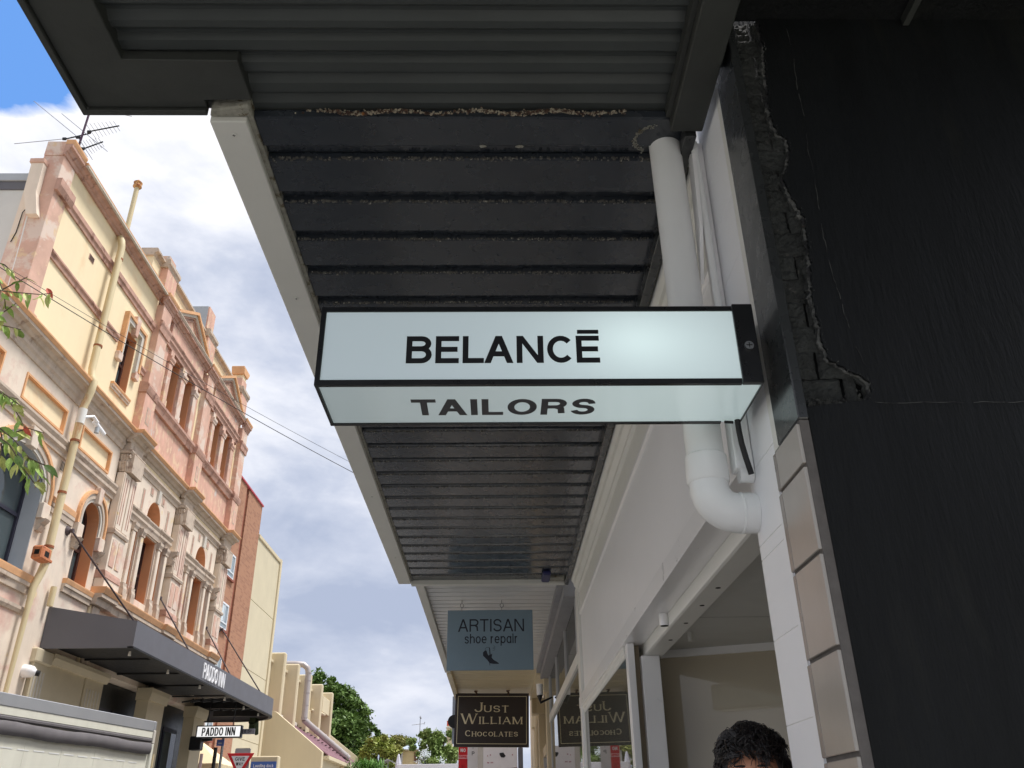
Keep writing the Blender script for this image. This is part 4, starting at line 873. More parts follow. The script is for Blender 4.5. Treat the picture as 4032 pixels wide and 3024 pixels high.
def two(name, y0, y1, z0, z1, p):      # grey course with an orange upper lip
    MO(name, m_ml, [(0, z0), (p*.5, z0), (p*.55, z0+(z1-z0)*.35), (p*.8, z0+(z1-z0)*.4), (p*.8, z0+(z1-z0)*.62), (0, z0+(z1-z0)*.62)], y0, y1)
    MO(name, m_or, [(0, z0+(z1-z0)*.62+.001), (p*.85, z0+(z1-z0)*.62+.001), (p, z1-.02), (p, z1), (0, z1)], y0, y1)
for a, b in ((9.95, 11.62), (13.70, 14.60)): two('impost_course', a, b, 6.30, 6.56, .08)
MO('frieze_course', m_ml, [(0, 7.26), (.06, 7.26), (.07, 7.33), (.13, 7.37), (.13, 7.42), (.09, 7.44), (.15, 7.50), (.15, 7.54), (0, 7.54)], 6, 15.85)
MO('architrave', m_ml, [(0, 8.30), (.05, 8.30), (.06, 8.38), (.11, 8.42), (.11, 8.47), (0, 8.47)], 6, 15.85)
two('window_sill', 6.5, 13.66, 4.88, 5.165, .15); two('window_sill', 14.72, 15.82, 5.20, 5.43, .15)
MO('base_course', m_ml, [(0, 4.58), (.04, 4.58), (.08, 4.63), (.08, 4.68), (0, 4.70)], 6, 13.75)
cornice(6.0, 15.86, 8.48, 8.74, .42, m_ml, m_or)
for i, (y, z) in enumerate(((13.75, 7.22), (12.02, 7.10))):
    v = F('air_vent', m_ml, y, y+.14, z-.18, z, 0, .012)
    for k in range(3): F('louvre', m_hole, y+.02+k*.042, y+.045+k*.042, z-.165, z-.015, .0125, .016, v)
# --- ornate two-bay section 15.86..23.6
yb = [15.87, 19.15, 22.42]; PW = .62; YE = 23.06
def capital(y0, y1, z0, z1, d):
    c = MB(); r = random.Random(int(y0*10))
    c.box(FP, FP+d-.04, y0+.04, y1-.04, z0, z1-.07)
    MO('capital_abacus', m_ml, [(0, z1-.069), (d+.05, z1-.069), (d+.09, z1-.03), (d+.09, z1), (0, z1)], y0-.06, y1+.06)
    for row, (zz, hh, out) in enumerate(((z0+.02, .20, .05), (z0+.17, .20, .08))):
        n = 5 if row == 0 else 4
        for k in range(n):
            yc = y0+.06+(y1-y0-.12)*(k+.5)/n
            c.tube([fx(yc, zz, d-.04), fx(yc, zz+hh*.5, d+.005), fx(yc, zz+hh*.9, d+out*.8), fx(yc, zz+hh, d+out), fx(yc, zz+hh*.86, d+out+.02)], [.05, .06, .045, .03, .012], 6)
        for k in range(3): c.tube([fx(y0+.045, zz, .05+k*.09), fx(y0+.02, zz+hh*.5, .05+k*.09), fx(y0-.03, zz+hh, .05+k*.09), fx(y0-.045, zz+hh*.85, .05+k*.09)], [.04, .045, .03, .012], 6)
    for s, yy in ((-1, y0), (1, y1)):
        c.tube([fx(yy+s*.01+.045*math.cos(a)*(1-a/9), z1-.14+.045*math.sin(a)*(1-a/9), d+.03) for a in [k*.6 for k in range(13)]], .014, 6)
    c.build('capital', m_ml, pub, smooth=True)
wb = F('ornate_backing', m_cr, 15.86, YE, 5.55, 8.50, -.36, -.34)
for i, y0 in enumerate(yb):
    y1 = y0+PW; d = .30
    F('pilaster', m_st, y0, y1, 6.70, 7.84, 0, d-.04, bev=.006)
    for k in range(6):
        if k in (2, 3): continue
        F('flute', m_br, y0+.055+k*.093, y0+.092+k*.093, 6.80, 7.74, d+.0005, d+.006)
    F('pilaster_lobe', m_st, y0+.02, y0+PW/2-.025, 6.701, 7.83, d-.039, d, bev=.012); F('pilaster_lobe', m_st, y0+PW/2+.025, y1-.02, 6.701, 7.83, d-.039, d, bev=.012)
    MO('pilaster_band', m_ml, [(0, 6.60), (d+.03, 6.60), (d+.05, 6.65), (d+.02, 6.69), (0, 6.699)], y0-.03, y1+.03)
    F('pedestal', m_st, y0, y1, 5.88, 6.60, 0, d-.02, bev=.006)
    for s in (0, 1):
        a = y0+.06+s*.28; F('pedestal_panel', m_pk, a, a+.21, 5.98, 6.50, d-.019, d-.004, bev=.008)
    MO('pedestal_base', m_br, [(0, 5.74), (d+.05, 5.74), (d+.03, 5.82), (d, 5.879), (0, 5.879)], y0-.04, y1+.04)
    F('plinth', m_st, y0-.02, y1+.02, 5.56, 5.739, 0, d+.03, bev=.006)
    capital(y0, y1, 7.85, 8.30, d)
    F('frieze_block', m_ml, y0, y1, 8.301, 8.479, 0, d-.02, bev=.01)
    cornice(y0-.06, y1+.06, 8.48, 8.745, .52, m_ml, m_or, base=.14)
    # lower orange topped ledge breaks forward
    two('ledge', y0-.06, y1+.06, 5.24, 5.56, .48)
for i in range(2):
    a, b = yb[i]+PW, yb[i+1]; c0 = (a+b)/2+.10
    op = [(c0-.40, 5.78), (c0-.40, 7.13), (c0+.40, 7.13), (c0+.40, 5.78)]; nl = [(c0-.86, 5.78), (c0-.86, 7.13), (c0-.60, 7.13), (c0-.60, 5.78)]; nr = [(c0+.60, 5.78), (c0+.60, 7.13), (c0+.86, 7.13), (c0+.86, 5.78)]
    am = [(c0-.38, 7.44), (c0+.38, 7.44)]+arc(c0, 7.50, .38, .42, 0, 180, 16)
    sq = [[(c0-.80, 7.52), (c0-.68, 7.52), (c0-.68, 7.98), (c0-.80, 7.98)], [(c0+.68, 7.52), (c0+.80, 7.52), (c0+.80, 7.98), (c0+.68, 7.98)], [(c0-.42, 7.97), (c0-.26, 7.97), (c0-.26, 8.16), (c0-.42, 8.16)], [(c0+.26, 7.97), (c0+.42, 7.97), (c0+.42, 8.16), (c0+.26, 8.16)]]
    F('yellow_strip', m_cr, a, a+.16, 5.78, 8.28, -.34, -.02); F('yellow_strip', m_cr, b-.16, b, 5.78, 8.28, -.34, -.02)
    wallholes([(a+.16, 5.60), (b-.12, 5.60), (b-.12, 8.28), (a+.16, 8.28)], [op[::-1], nl[::-1], nr[::-1], am], -.34, .06, fx).build('serliana_wall', m_st, pub)
    for q in sq:
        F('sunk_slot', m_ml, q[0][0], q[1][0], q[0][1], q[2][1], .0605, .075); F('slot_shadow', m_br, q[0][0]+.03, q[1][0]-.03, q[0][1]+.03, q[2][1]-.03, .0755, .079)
    MO('keystone', m_sil, [(.06, 7.90), (.13, 7.90), (.16, 8.18), (.06, 8.18)], c0-.07, c0+.07)
    window(c0, .40, 5.78, 7.13, 0, .46, m_fr, m_rev, .45, True); window(c0-.73, .13, 5.78, 7.13, 0, .46, m_fr, m_rev, .45); window(c0+.73, .13, 5.78, 7.13, 0, .46, m_fr, m_rev, .45)
    # tympanum
    n_ = 16; o_ = arc(c0, 7.50, .38, .42, 0, 180, n_); mb = MB()
    for j in range(n_):
        p, q = o_[j], o_[j+1]; p2, q2 = (c0+(p[0]-c0)*.97, 7.5+(p[1]-7.5)*.97), (c0+(q[0]-c0)*.97, 7.5+(q[1]-7.5)*.97)
        mb.loft([[fx(*r_, .055) for r_ in (p, q, q2, p2)], [fx(*r_, -.28) for r_ in (p, q, q2, p2)]])
    mb.build('arch_reveal', m_rev, pub)
    MB().prism([(c0-.365, 7.445)]+[(c0+.365, 7.445)]+[(c0+(p[0]-c0)*.96, 7.5+(p[1]-7.5)*.96) for p in o_], -.31, -.28, fx).build('fanlight', m_fr, pub)
    MB().prism([(c0-.30, 7.48), (c0+.30, 7.48)]+[(c0+(p[0]-c0)*.80, 7.5+(p[1]-7.5)*.80) for p in o_], -.279, -.272, fx).build('fanlight_pane', g_pub, pub)
    # entablature with little column capitals
    for (u0, u1) in ((a+.13, c0-.36), (c0+.36, b-.13)):
        MO('impost_moulding', m_ml, [(.06, 7.16), (.10, 7.16), (.12, 7.24), (.17, 7.28), (.17, 7.33), (.12, 7.35), (.20, 7.41), (.20, 7.44), (.06, 7.44)], u0, u1)
    MO('impost_moulding', m_ml, [(.06, 7.16), (.10, 7.16), (.12, 7.24), (.15, 7.28), (.15, 7.33), (.12, 7.35), (.17, 7.41), (.17, 7.44), (.06, 7.44)], c0-.359, c0+.359)
    for yc in (c0-.93, c0-.50, c0+.50, c0+.93):
        F('column', m_st, yc-.065, yc+.065, 5.92, 7.00, .06, .15, bev=.01)
        MO('column_capital', m_ml, [(.06, 7.0), (.17, 7.0), (.17, 7.04), (.21, 7.10), (.21, 7.159), (.06, 7.159)], yc-.095, yc+.095)
        MO('column_base', m_ml, [(.06, 5.60), (.20, 5.60), (.20, 5.80), (.17, 5.86), (.17, 5.919), (.06, 5.919)], yc-.09, yc+.09)
    MO('architrave', m_ml, [(0, 8.20), (.10, 8.20), (.12, 8.27), (.18, 8.31), (.18, 8.36), (0, 8.38)], a, b)
    F('frieze', m_cr, a, b, 8.381, 8.479, 0, .07)
    cornice(a+.06, b-.06, 8.48, 8.74, .42, m_ml, m_or, base=.0)
    two('ledge', a+.06, b-.06, 5.24, 5.56, .36)
    # scroll bracket on the inner side
    MB().prism([(.0, 6.85), (.14, 6.85), (.20, 6.95), (.14, 7.03), (.24, 7.08), (.26, 7.16), (0, 7.16)], b-.13, b-.01, lambda u, v, w: (FP+u, w, v)).build('scroll_bracket', m_ml, pub)
F('lower_wall', m_st, 15.86, YE, 4.2, 5.235, -.34, .0); F('lower_wall', m_cr, 15.86, 16.0, 4.2, 5.235, .001, .06)
for y0 in yb: F('lower_block', m_ml, y0+.05, y0+.35, 4.2, 5.239, .001, .12, bev=.01); 
MO('lower_course', m_br, [(0, 4.98), (.16, 4.98), (.20, 5.05), (0, 5.10)], 16.3, 22.95)
# --- second floor
sw = [(14.96, 9.32), (15.50, 9.32), (15.50, 10.60), (14.96, 10.60)]
wallholes([(11.72, 8.745), (16.10, 8.745), (16.10, 12.06), (11.72, 12.06)], [sw], -.34, 0, fx).build('wall', m_cr, pub)
window(15.23, .27, 9.32, 10.60, 0, .40, m_fr, m_rev, .5)
# side wall of the third storey, facing the camera
BX('side_wall', m_st, pub, -7.99, -7.81, 11.42, 11.50, 8.745, 11.9)
F('corner_pilaster', m_pk, 11.38, 11.79, 8.745, 11.92, -.31, .08, bev=.008)
F('corner_foot', m_pk, 11.35, 11.86, 8.746, 8.95, .081, .12, bev=.01)
cornice(11.34, 11.84, 11.92, 12.25, .26, m_br, m_or, base=.05)
F('corner_top', m_pk, 11.37, 11.80, 11.921, 12.24, -.31, .045, bev=.008)
# chimney-like corbelled buttress on the side wall
MB().prism([(-7.90, 11.65), (-7.69, 11.65), (-7.67, 11.02), (-7.55, 10.56), (-7.73, 10.56), (-7.88, 11.02)], 11.26, 11.375, lambda u, v, w: (u, w, v)).build('buttress', m_st, pub, bev=.004)
BX('buttress_cap', m_pk, pub, -7.93, -7.68, 11.24, 11.376, 11.651, 11.74, bev=.008)
cornice(11.85, 16.05, 11.98, 12.18, .34, m_br, m_or)
MO('cornice_gutter', m_sil, [(0, 12.10), (.36, 12.10), (.36, 12.13), (0, 12.13)], 11.86, 16.04)
for a, b, z0, z1 in ((11.80, 16.1, 11.18, 11.40), (11.80, 14.66, 10.10, 10.26), (15.82, 16.14, 10.08, 10.24)):
    MO('string_course', m_br, [(0, z0), (.05, z0), (.06, z0+.07), (.10, z0+.10), (.10, z1-.03), (.07, z1), (0, z1)], a, b)
MO('string_course', m_br, [(.0805, 11.16), (.18, 11.16), (.24, 11.26), (.24, 11.40), (.0805, 11.40)], 11.35, 11.87)
fr = MB()
for q in ((14.80, 14.90, 9.9, 10.72), (15.56, 15.66, 9.9, 10.72), (14.80, 15.66, 10.72, 10.82)): fr.box(FP, FP+.07, *q)
fr.build('window_label', m_sil, pub)
fr = MB()
for q in ((14.74, 14.80, 9.95, 10.82), (15.66, 15.72, 9.95, 10.82), (14.74, 15.72, 10.82, 10.88)): fr.box(FP, FP+.10, *q)
fr.build('window_label_edge', m_or, pub)
for y in (14.80, 15.66): F('label_stop', m_pk, y-.09, y+.09, 9.78, 9.95, 0, .15, bev=.01)
MB().prism([(15.17, 10.56), (15.29, 10.56), (15.33, 11.0), (15.13, 11.0)], 0, .17, fx).build('keystone', m_pk, pub, bev=.006)
two('window_sill', 14.80, 15.66, 9.18, 9.315, .11)
v = F('air_vent', m_br, 12.97, 13.17, 10.90, 11.02, 0, .012)
for k in range(4): F('louvre', m_hole, 12.985, 13.155, 10.91+k*.027, 10.925+k*.027, .0125, .016, v)
F('ornate_backing', m_cr, 16.11, YE, 8.745, 12.1, -.34, -.33)
for i, y0 in enumerate(yb):
    y0 += .20; y1 = y0+.50; d = .26
    F('upper_pilaster', m_pk, y0, y1, 9.95, 11.88, 0, d, bev=.006)
    F('pilaster_base', m_pk2, y0-.03, y1+.03, 8.75, 9.70, 0, d+.02, bev=.006); F('base_panel', m_ml, y0+.17, y0+.37, 9.08, 9.45, d+.021, d+.03, bev=.002); F('base_panel_sunk', m_pk, y0+.20, y0+.34, 9.11, 9.42, d+.0305, d+.033)
    MO('base_cap', m_br, [(0, 9.70), (d+.04, 9.70), (d+.08, 9.78), (d+.10, 9.86), (d+.02, 9.93), (0, 9.949)], y0-.06, y1+.06)
    MO('pilaster_string', m_br, [(d+.0005, 11.22), (d+.05, 11.22), (d+.07, 11.34), (d+.10, 11.40), (d+.10, 11.46), (d+.0005, 11.48)], y0-.05, y1+.05)
    cornice(y0-.06, y1+.06, 11.885, 12.17, .22, m_br, m_or, base=d-.04)
for i in range(2):
    a, b = yb[i]+.20+.50, yb[i+1]+.20; c0 = (a+b)/2+.06
    ops = [[(c0-.76, 9.98), (c0-.14, 9.98), (c0-.14, 11.30), (c0-.76, 11.30)], [(c0+.14, 9.98), (c0+.76, 9.98), (c0+.76, 11.30), (c0+.14, 11.30)]]
    wallholes([(a, 9.70), (b, 9.70), (b, 11.93), (a, 11.93)], ops, -.33, .04, fx).build('upper_wall', m_pk2, pub)
    F('yellow_strip', m_cr, a, a+.12, 9.95, 11.40, .041, .055); F('yellow_strip', m_cr, b-.12, b, 9.95, 11.40, .041, .055)
    for s in (-1, 1): window(c0+s*.45, .31, 9.98, 11.30, 0, .42, m_fr, m_rev, .5, s < 0)
    for yc, ww in ((c0-.86, .10), (c0, .13), (c0+.86, .10)):
        F('upper_column', m_pk, yc-ww, yc+ww, 10.10, 11.0, .041, .15, bev=.008)
        MO('column_capital', m_pk, [(.04, 11.0), (.18, 11.0), (.18, 11.03), (.22, 11.08), (.22, 11.14), (.04, 11.14)], yc-ww-.03, yc+ww+.03)
        F('column_block', m_pk, yc-ww, yc+ww, 11.141, 11.30, .041, .14); F('column_foot', m_pk, yc-ww-.02, yc+ww+.02, 9.95, 10.099, .041, .17, bev=.006)
    MO('window_entablature', m_br, [(.041, 11.30), (.13, 11.30), (.14, 11.38), (.19, 11.42), (.19, 11.48), (.24, 11.53), (.24, 11.56), (.041, 11.56)], a+.10, b-.10)
    MO('sill_course', m_br, [(.04, 9.68), (.14, 9.68), (.18, 9.78), (.24, 9.84), (.24, 9.90), (.041, 9.949)], a+.02, b-.02)
    F('apron_panel', m_pk2, a, b, 8.75, 9.679, -.33, .03); F('apron_block', m_pk, a+.02, a+.22, 8.755, 9.675, .031, .12, bev=.006)
    F('attic_apron', m_pk2, c0-1.15, c0+1.1, 11.565, 11.90, .041, .16, bev=.006)
    cornice(a+.08, b-.08, 11.90, 12.14, .30, m_br, m_ml, base=.10); c0 -= .10
    # pediment
    L_, R_, T_ = c0-1.12, c0+1.12, 12.84; ZL = 12.24
    MB().prism([(L_+.15, 12.141), (R_-.15, 12.141), (c0, 12.72)], 0, .12, fx).build('tympanum', m_pk, pub)
    MB().prism([(c0-.64, 12.20), (c0+.64, 12.20), (c0, 12.56)], .1205, .135, fx).build('tympanum_panel', m_pk2, pub)
    for s in (-1, 1):
        for (o0, o1, dd, mm, nm) in ((.0, .075, .36, m_or, 'raking_cornice'), (.076, .15, .27, m_sil, 'raking_band'), (.151, .20, .21, m_br, 'raking_band')):
            e = c0+s*1.12
            MB().prism([(e, ZL-o0), (c0, T_-o0), (c0, T_-o1), (e, ZL-o1)], 0, dd, fx).build(nm, mm, pub)
        MB().prism([(c0+s*.72, 12.19), (c0, 12.61), (c0, 12.56), (c0+s*.64, 12.19)], .1355, .17, fx).build('inner_rake', m_br, pub)
# attic parapet behind
F('attic_wall', m_cr, 15.75, YE, 12.18, 12.98, -.45, -.16)
def att(y0, y1, z0, z1, b): MO('attic_cornice', m_ml, [(-.45, z0), (b, z0), (b+.03, z0+.07), (b+.10, z0+.10), (b+.10, z1-.04), (b+.07, z1), (-.45, z1)], y0, y1)
att(15.70, YE+.05, 12.98, 13.17, -.16)
for i, (y0, top) in enumerate(((16.2, 13.18), (19.25, 13.86), (22.50, 13.30))):
    F('attic_pier', m_pk2, y0, y0+.60, 12.19, 12.96, -.44, .02, bev=.006)
    MO('attic_pier_cap', m_ml, [(-.46, 12.965), (.02, 12.965), (.05, 13.03), (.10, 13.06), (.10, 13.14), (.06, 13.18), (-.46, 13.18)], y0-.05, y0+.65)
    if i == 1:
        F('attic_block', m_gr, y0-.10, y0+.40, 13.181, 13.83, -.60, -.09, bev=.004); F('attic_block_face', m_pk2, y0-.09, y0+.40, 13.181, 13.82, -.0895, -.05)
    elif i == 0: F('attic_block', m_pk2, y0+.1, y0+.50, 13.181, 13.38, -.4, -.05, bev=.006)
    else:
        F('attic_block', m_pk2, y0+.05, y0+.50, 13.181, 13.50, -.4, -.05, bev=.006)
        MB().prism([(y0+.05, 13.63), (y0+.45, 13.63), (y0+.58, 13.80), (y0+.58, 13.86), (y0-.02, 13.86), (y0-.02, 13.80)], -.40, -.02, fx).build('urn_cap', m_or, pub, bev=.01); F('urn_stem', m_cr, y0+.12, y0+.42, 13.501, 13.629, -.36, -.06)
# ground floor behind the canopy
m_gb = mat('taupe_painted_stucco', srgb(196, 184, 158), rough=.7, var=.06, scale=2); m_gd = mat('black_bar_front', srgb(30, 33, 34), rough=.35, var=.15)
F('ground_wall', m_st, 6.0, 14.30, 0, 4.20, -.36, 0); two('dado_course', 6.0, 13.9, 3.02, 3.25, .10)
F('rusted_patch', m_or, 13.9, 14.2, 2.9, 3.28, .001, .05, bev=.02)
F('fluted_pilaster', m_gb, 14.34, 14.78, 0, 4.02, -.1, .10, bev=.004)
for k in range(4): F('flute', m_sil, 14.40+k*.095, 14.44+k*.095, .5, 3.85, .101, .115)
F('pilaster_cap', m_gb, 14.28, 14.84, 3.97, 4.19, -.1, .17, bev=.02)
F('panel', m_gb, 14.85, 16.30, 0, 4.02, -.10, .02); F('panel', m_gb, 16.33, 17.08, 0, 4.02, -.10, .05)
for k in range(5): F('flute', m_sil, 16.42+k*.125, 16.46+k*.125, .5, 3.85, .051, .062)
MO('panel_cornice', m_gb, [(-.1, 4.02), (.12, 4.02), (.20, 4.12), (.20, 4.19), (-.1, 4.19)], 14.85, 17.14)
for a, b, pr in ((18.84, 19.78, .43), (21.85, 22.62, .43)):
    F('square_column', m_gb, a, b, 0, 3.95, 0, pr, bev=.006); MO('column_head', m_gb, [(0, 3.951), (pr+.05, 3.951), (pr+.10, 4.10), (pr+.10, 4.19), (0, 4.19)], a-.06, b+.06)
F('bar_front', m_gd, 17.10, 23.0, 0, 4.19, -.355, -.30)
for k in range(5): f_ = F('bar_window', m_fr2, 17.4+k*1.0, 18.3+k*1.0, .8, 3.7, -.299, -.26); F('pane', g_pub, 17.46+k*1.0, 18.24+k*1.0, .9, 3.6, -.2595, -.25, f_)
F('blue_poster', mat('blue_poster', srgb(64, 98, 190), rough=.5), 17.35, 18.15, 3.10, 3.42, -.24, -.23)
mb = MB()
for a in (17.42, 17.60, 17.95): mb.box(FP-.2295, FP-.227, a, a+.09, 3.22, 3.40)
mb.build('poster_blocks', m_sil, pub)
# --- canopy
m_can = mat('charcoal_canopy', srgb(98, 98, 104), rough=.55, var=.04, scale=1.5); m_cand = mat('black_canopy_steel', srgb(26, 26, 28), rough=.6, var=.2)
t = thing('pub_canopy', 'charcoal grey street canopy with white PADDO INN lettering projecting from the pub', 'canopy', (-6.7, 19, 4.2))
XF = -5.98
cor = arc(XF-1.3, 24.0, 1.3, 1.35, 0, 90, 14)
path = [(XF, 14.48)]+cor+[(-11.0, 25.35)]
mb = MB()
for i, (x, y) in enumerate(path):
    dx, dy = (path[min(i+1, len(path)-1)][0]-path[max(i-1, 0)][0], path[min(i+1, len(path)-1)][1]-path[max(i-1, 0)][1]); l = math.hypot(dx, dy); nx, ny = -dy/l*.06, dx/l*.06
    r_ = [(x, y, 4.205), (x, y, 4.64), (x+nx, y+ny, 4.64), (x+nx, y+ny, 4.205)]
    if i == 0: rings = []
    rings.append(r_)
mb.loft(rings).build('fascia', m_can, t)
MB().prism([(XF-.0605, 4.205), (XF-.0605, 4.64), (FP+.01, 4.885), (FP+.01, 4.205)], 14.48, 14.54, lambda u, v, w: (u, w, v)).build('end_fascia', m_can, t)
poly = [(FP+.02, 14.545), (XF-.062, 14.545)]+[(x-.06, y-.06) for x, y in cor]+[(-11, 25.28), (-11, 23.8), (FP+.02, 23.8)]
MB().prism(poly, 4.50, 4.53, lambda u, v, w: (u, v, w)).build('roof_sheet', m_cand, t)
rg = []
for i, (x, y) in enumerate(path):
    dx, dy = (path[min(i+1, len(path)-1)][0]-path[max(i-1, 0)][0], path[min(i+1, len(path)-1)][1]-path[max(i-1, 0)][1]); l = math.hypot(dx, dy); nx, ny = dy/l, -dx/l
    rg.append([(x+nx*.012, y+ny*.012, 4.196), (x+nx*.012, y+ny*.012, 4.225), (x-nx*.09, y-ny*.09, 4.225), (x-nx*.09, y-ny*.09, 4.196)])
MB().loft(rg).build('bottom_rail', m_cand, t)
for i, y in enumerate((16.0, 17.6, 19.2, 20.8, 22.4, 24.0)):
    BX('cross_beam', m_cand, t, FP+.02, XF-.10, y, y+.05, *((4.27, 4.298) if y < 21 else (4.20, 4.40)))
tb = MB()
for y in (21.3, 22.9): 
    for k in range(6): x = FP+.1+k*.235; tb.tube([(x, y, 4.22), (x+.2, y+.75, 4.38)], .02, 5).tube([(x+.2, y, 4.22), (x, y+.75, 4.38)], .02, 5)
tb.build('truss_lattice', m_cand, t, kind='stuff')
BX('soffit_sheet', m_cand, t, FP+.02, XF-.07, 14.56, 20.78, 4.30, 4.32)
for i, y in enumerate((14.75, 16.6, 18.5, 20.3, 21.9, 23.3)): MB().tube([(XF-.14, y, 4.19), (XF-.14, y, 4.12)], [.018, .028], 8).build('bulb', mat('white_bulb', srgb(210, 208, 200), rough=.3), t)
text('lettering', 'PADDO INN', mat('white_sign_letters', srgb(240, 240, 242), rough=.4), t, (XF, 18.12, 4.275), (0, 1, 0), (0, 0, 1), .30, width=1.50, w=.12, gap=.11, depth=.018, xs=.55)
m_rod = mat('rust_black_rod', srgb(78, 66, 68), rough=.7, var=.2)
for (ya, za, yb_, zb, xb) in ((14.50, 6.20, 16.0, 4.60, -6.45), (18.94, 6.09, 18.6, 4.58, -6.35), (22.25, 6.12, 21.4, 4.58, -6.30), (23.55, 6.35, 23.4, 4.62, -6.15)):
    MB().tube([(FP+.08, ya, za), (xb, yb_+.4, zb)], .016, 8).build('tie_rod', m_rod, t)
    MB().tube([(FP-.0, ya, za), (FP+.03, ya, za), (FP+.05, ya, za), (FP+.11, ya, za)], [.09, .07, .035, .04], 10).build('rod_anchor', m_rod, t, smooth=True)
tag(MB().box(-6.55, -6.40, 24.15, 24.50, 3.85, 4.18).tube([(-6.45, 24.2, 4.1), (-6.40, 24.45, 3.80)], [.14, .05], 7).build('hanging_plant', mat('dark_ivy', (.03, .045, .02), rough=.9, var=.5, scale=20)), 'dark trailing plant clump under the rounded canopy corner', 'plant')
# --- things fixed to the pub
t = thing('pub_downpipe', 'big cream painted downpipe running down the pub front with rusty joints', 'drain pipe', (FP+.16, 14, 0))
m_dp = mat('rusty_cream_pipe', srgb(206, 190, 152), rough=.6, var=.08, scale=2, col2=srgb(178, 116, 70), mask=(.60, .68), mscale=1.6, stretch=(1, 1, .4))
MB().tube([(FP+.02, 13.80, 12.05), (FP+.13, 13.72, 11.85), (FP+.16, 13.72, 11.7), (FP+.16, 13.72, 9.0), (FP+.20, 13.71, 8.80), (FP+.26, 13.71, 8.72), (FP+.24, 13.71, 8.5), (FP+.17, 13.72, 8.2), (FP+.16, 13.74, 7.2), (FP+.16, 13.74, 5.62)], [.05]+[.066]*9, 18).build('pipe', m_dp, t, smooth=True)
MB().tube([(FP+.16, 13.74, 5.62), (FP+.16, 13.74, 5.42), (FP+.14, 13.72, 5.25), (FP+.12, 13.64, 5.0), (FP+.12, 13.62, 4.6), (FP+.10, 13.62, 3.3), (FP+.10, 13.62, 0)], [.066, .066, .064, .058, .045, .034, .034], 14).build('lower_pipe', m_dp, t, smooth=True)
for z, d, r_ in ((11.40, .16, .072), (9.45, .16, .078), (7.55, .165, .080), (6.60, .16, .072), (5.66, .16, .078)): MB().tube([(FP+d, 13.73, z), (FP+d, 13.73, z+.04)], r_, 18).build('pipe_collar', mat('rust_band', srgb(150, 92, 62), rough=.9, var=.3, scale=12), t, smooth=True)
MB().tube([(FP+.18, 13.72, 8.18), (FP+.17, 13.725, 7.90)], .074, 16).build('white_sleeve', m_white2, t, smooth=True)
t = thing('security_camera', 'white bullet security camera on the white sleeve of the pub downpipe', 'security camera', (FP+.4, 14.2, 8.0))
MB().tube([(FP+.20, 13.78, 8.05), (FP+.30, 13.90, 8.12), (FP+.36, 13.98, 8.03)], .028, 8).build('arm', m_white, t, smooth=True); MB().tube([(FP+.30, 13.96, 8.05), (FP+.38, 14.24, 7.92)], .045, 12).build('housing', m_white, t, smooth=True); MB().tube([(FP+.33, 14.06, 7.98), (FP+.33, 14.06, 7.87)], .04, 10).build('lens', m_gr, t, smooth=True)
t = thing('security_camera', 'small white dome camera low on the pub wall left of the fluted pilaster', 'security camera', (FP+.1, 14.2, 3.8))
MB().tube([(FP+.0, 14.18, 3.80), (FP+.06, 14.18, 3.80), (FP+.14, 14.19, 3.79), (FP+.19, 14.20, 3.78)], [.10, .10, .085, .04], 16).build('housing', m_white, t, smooth=True); MB().tube([(FP+.17, 14.22, 3.78), (FP+.23, 14.24, 3.77)], .045, 12).build('lens', m_ink, t, smooth=True)
t = thing('orange_junction_box', 'rusty orange metal lamp box with a dark opening strapped to the pub downpipe', 'lamp box', (FP+.3, 13.7, 5.5))
m_ob = mat('orange_painted_metal', srgb(190, 118, 78), rough=.6, var=.2, scale=10, col2=srgb(120, 52, 30), mask=(.58, .66), mscale=9)
BX('box', m_ob, t, FP+.14, FP+.32, 13.28, 13.58, 5.36, 5.58, bev=.025); BX('dark_opening', m_hole, t, FP+.19, FP+.27, 13.2785, 13.29, 5.43, 5.51, bev=.002); BX('dark_opening', m_hole, t, FP+.315, FP+.3215, 13.36, 13.50, 5.42, 5.51)
BX('strap', m_ob, t, FP+.1, FP+.24, 13.58, 13.80, 5.42, 5.47, bev=.01)
tag(MB().tube([(FP+.08, 14.35, 5.18), (FP+.08, 14.35, 4.86)], .05, 12).build('vent_stub', m_dp, smooth=True), 'short rust stained vent pipe standing on the wall ledge above the canopy', 'vent pipe')
t = thing('white_wall_pipe', 'thin white conduit dropping down the pink corner of the third storey', 'pipe', (FP-.3, 11, 9))
MB().tube([(-7.80, 11.30, 10.80), (-7.77, 11.38, 10.68), (-7.75, 11.39, 10.0), (-7.72, 11.39, 8.78)], .014, 8).build('pipe', m_white2, t, smooth=True); MB().tube([(-7.84, 11.40, 10.78), (-7.88, 11.40, 10.70), (-7.89, 11.41, 10.3), (-7.93, 11.41, 10.1)], .007, 6).build('cable', m_ink, t)
m_dp2 = mat('rusty_finial', srgb(200, 150, 96), rough=.8, var=.2, scale=14, col2=srgb(140, 80, 50), mask=(.5, .58), mscale=12)
t = thing('flue_pole', 'cream flue pole with an orange finial standing behind the pub cornice', 'pole', (-7.7, 14.4, 12.4))
MB().tube([(-7.7, 14.42, 12.4), (-7.7, 14.42, 13.80)], .050, 14).build('shaft', m_dp, t, smooth=True); MB().tube([(-7.7, 14.42, 13.78), (-7.7, 14.42, 13.82), (-7.7, 14.42, 13.88), (-7.7, 14.42, 13.93), (-7.7, 14.42, 14.02)], [.060, .092, .080, .092, .005], 14).build('finial', m_dp2, t)
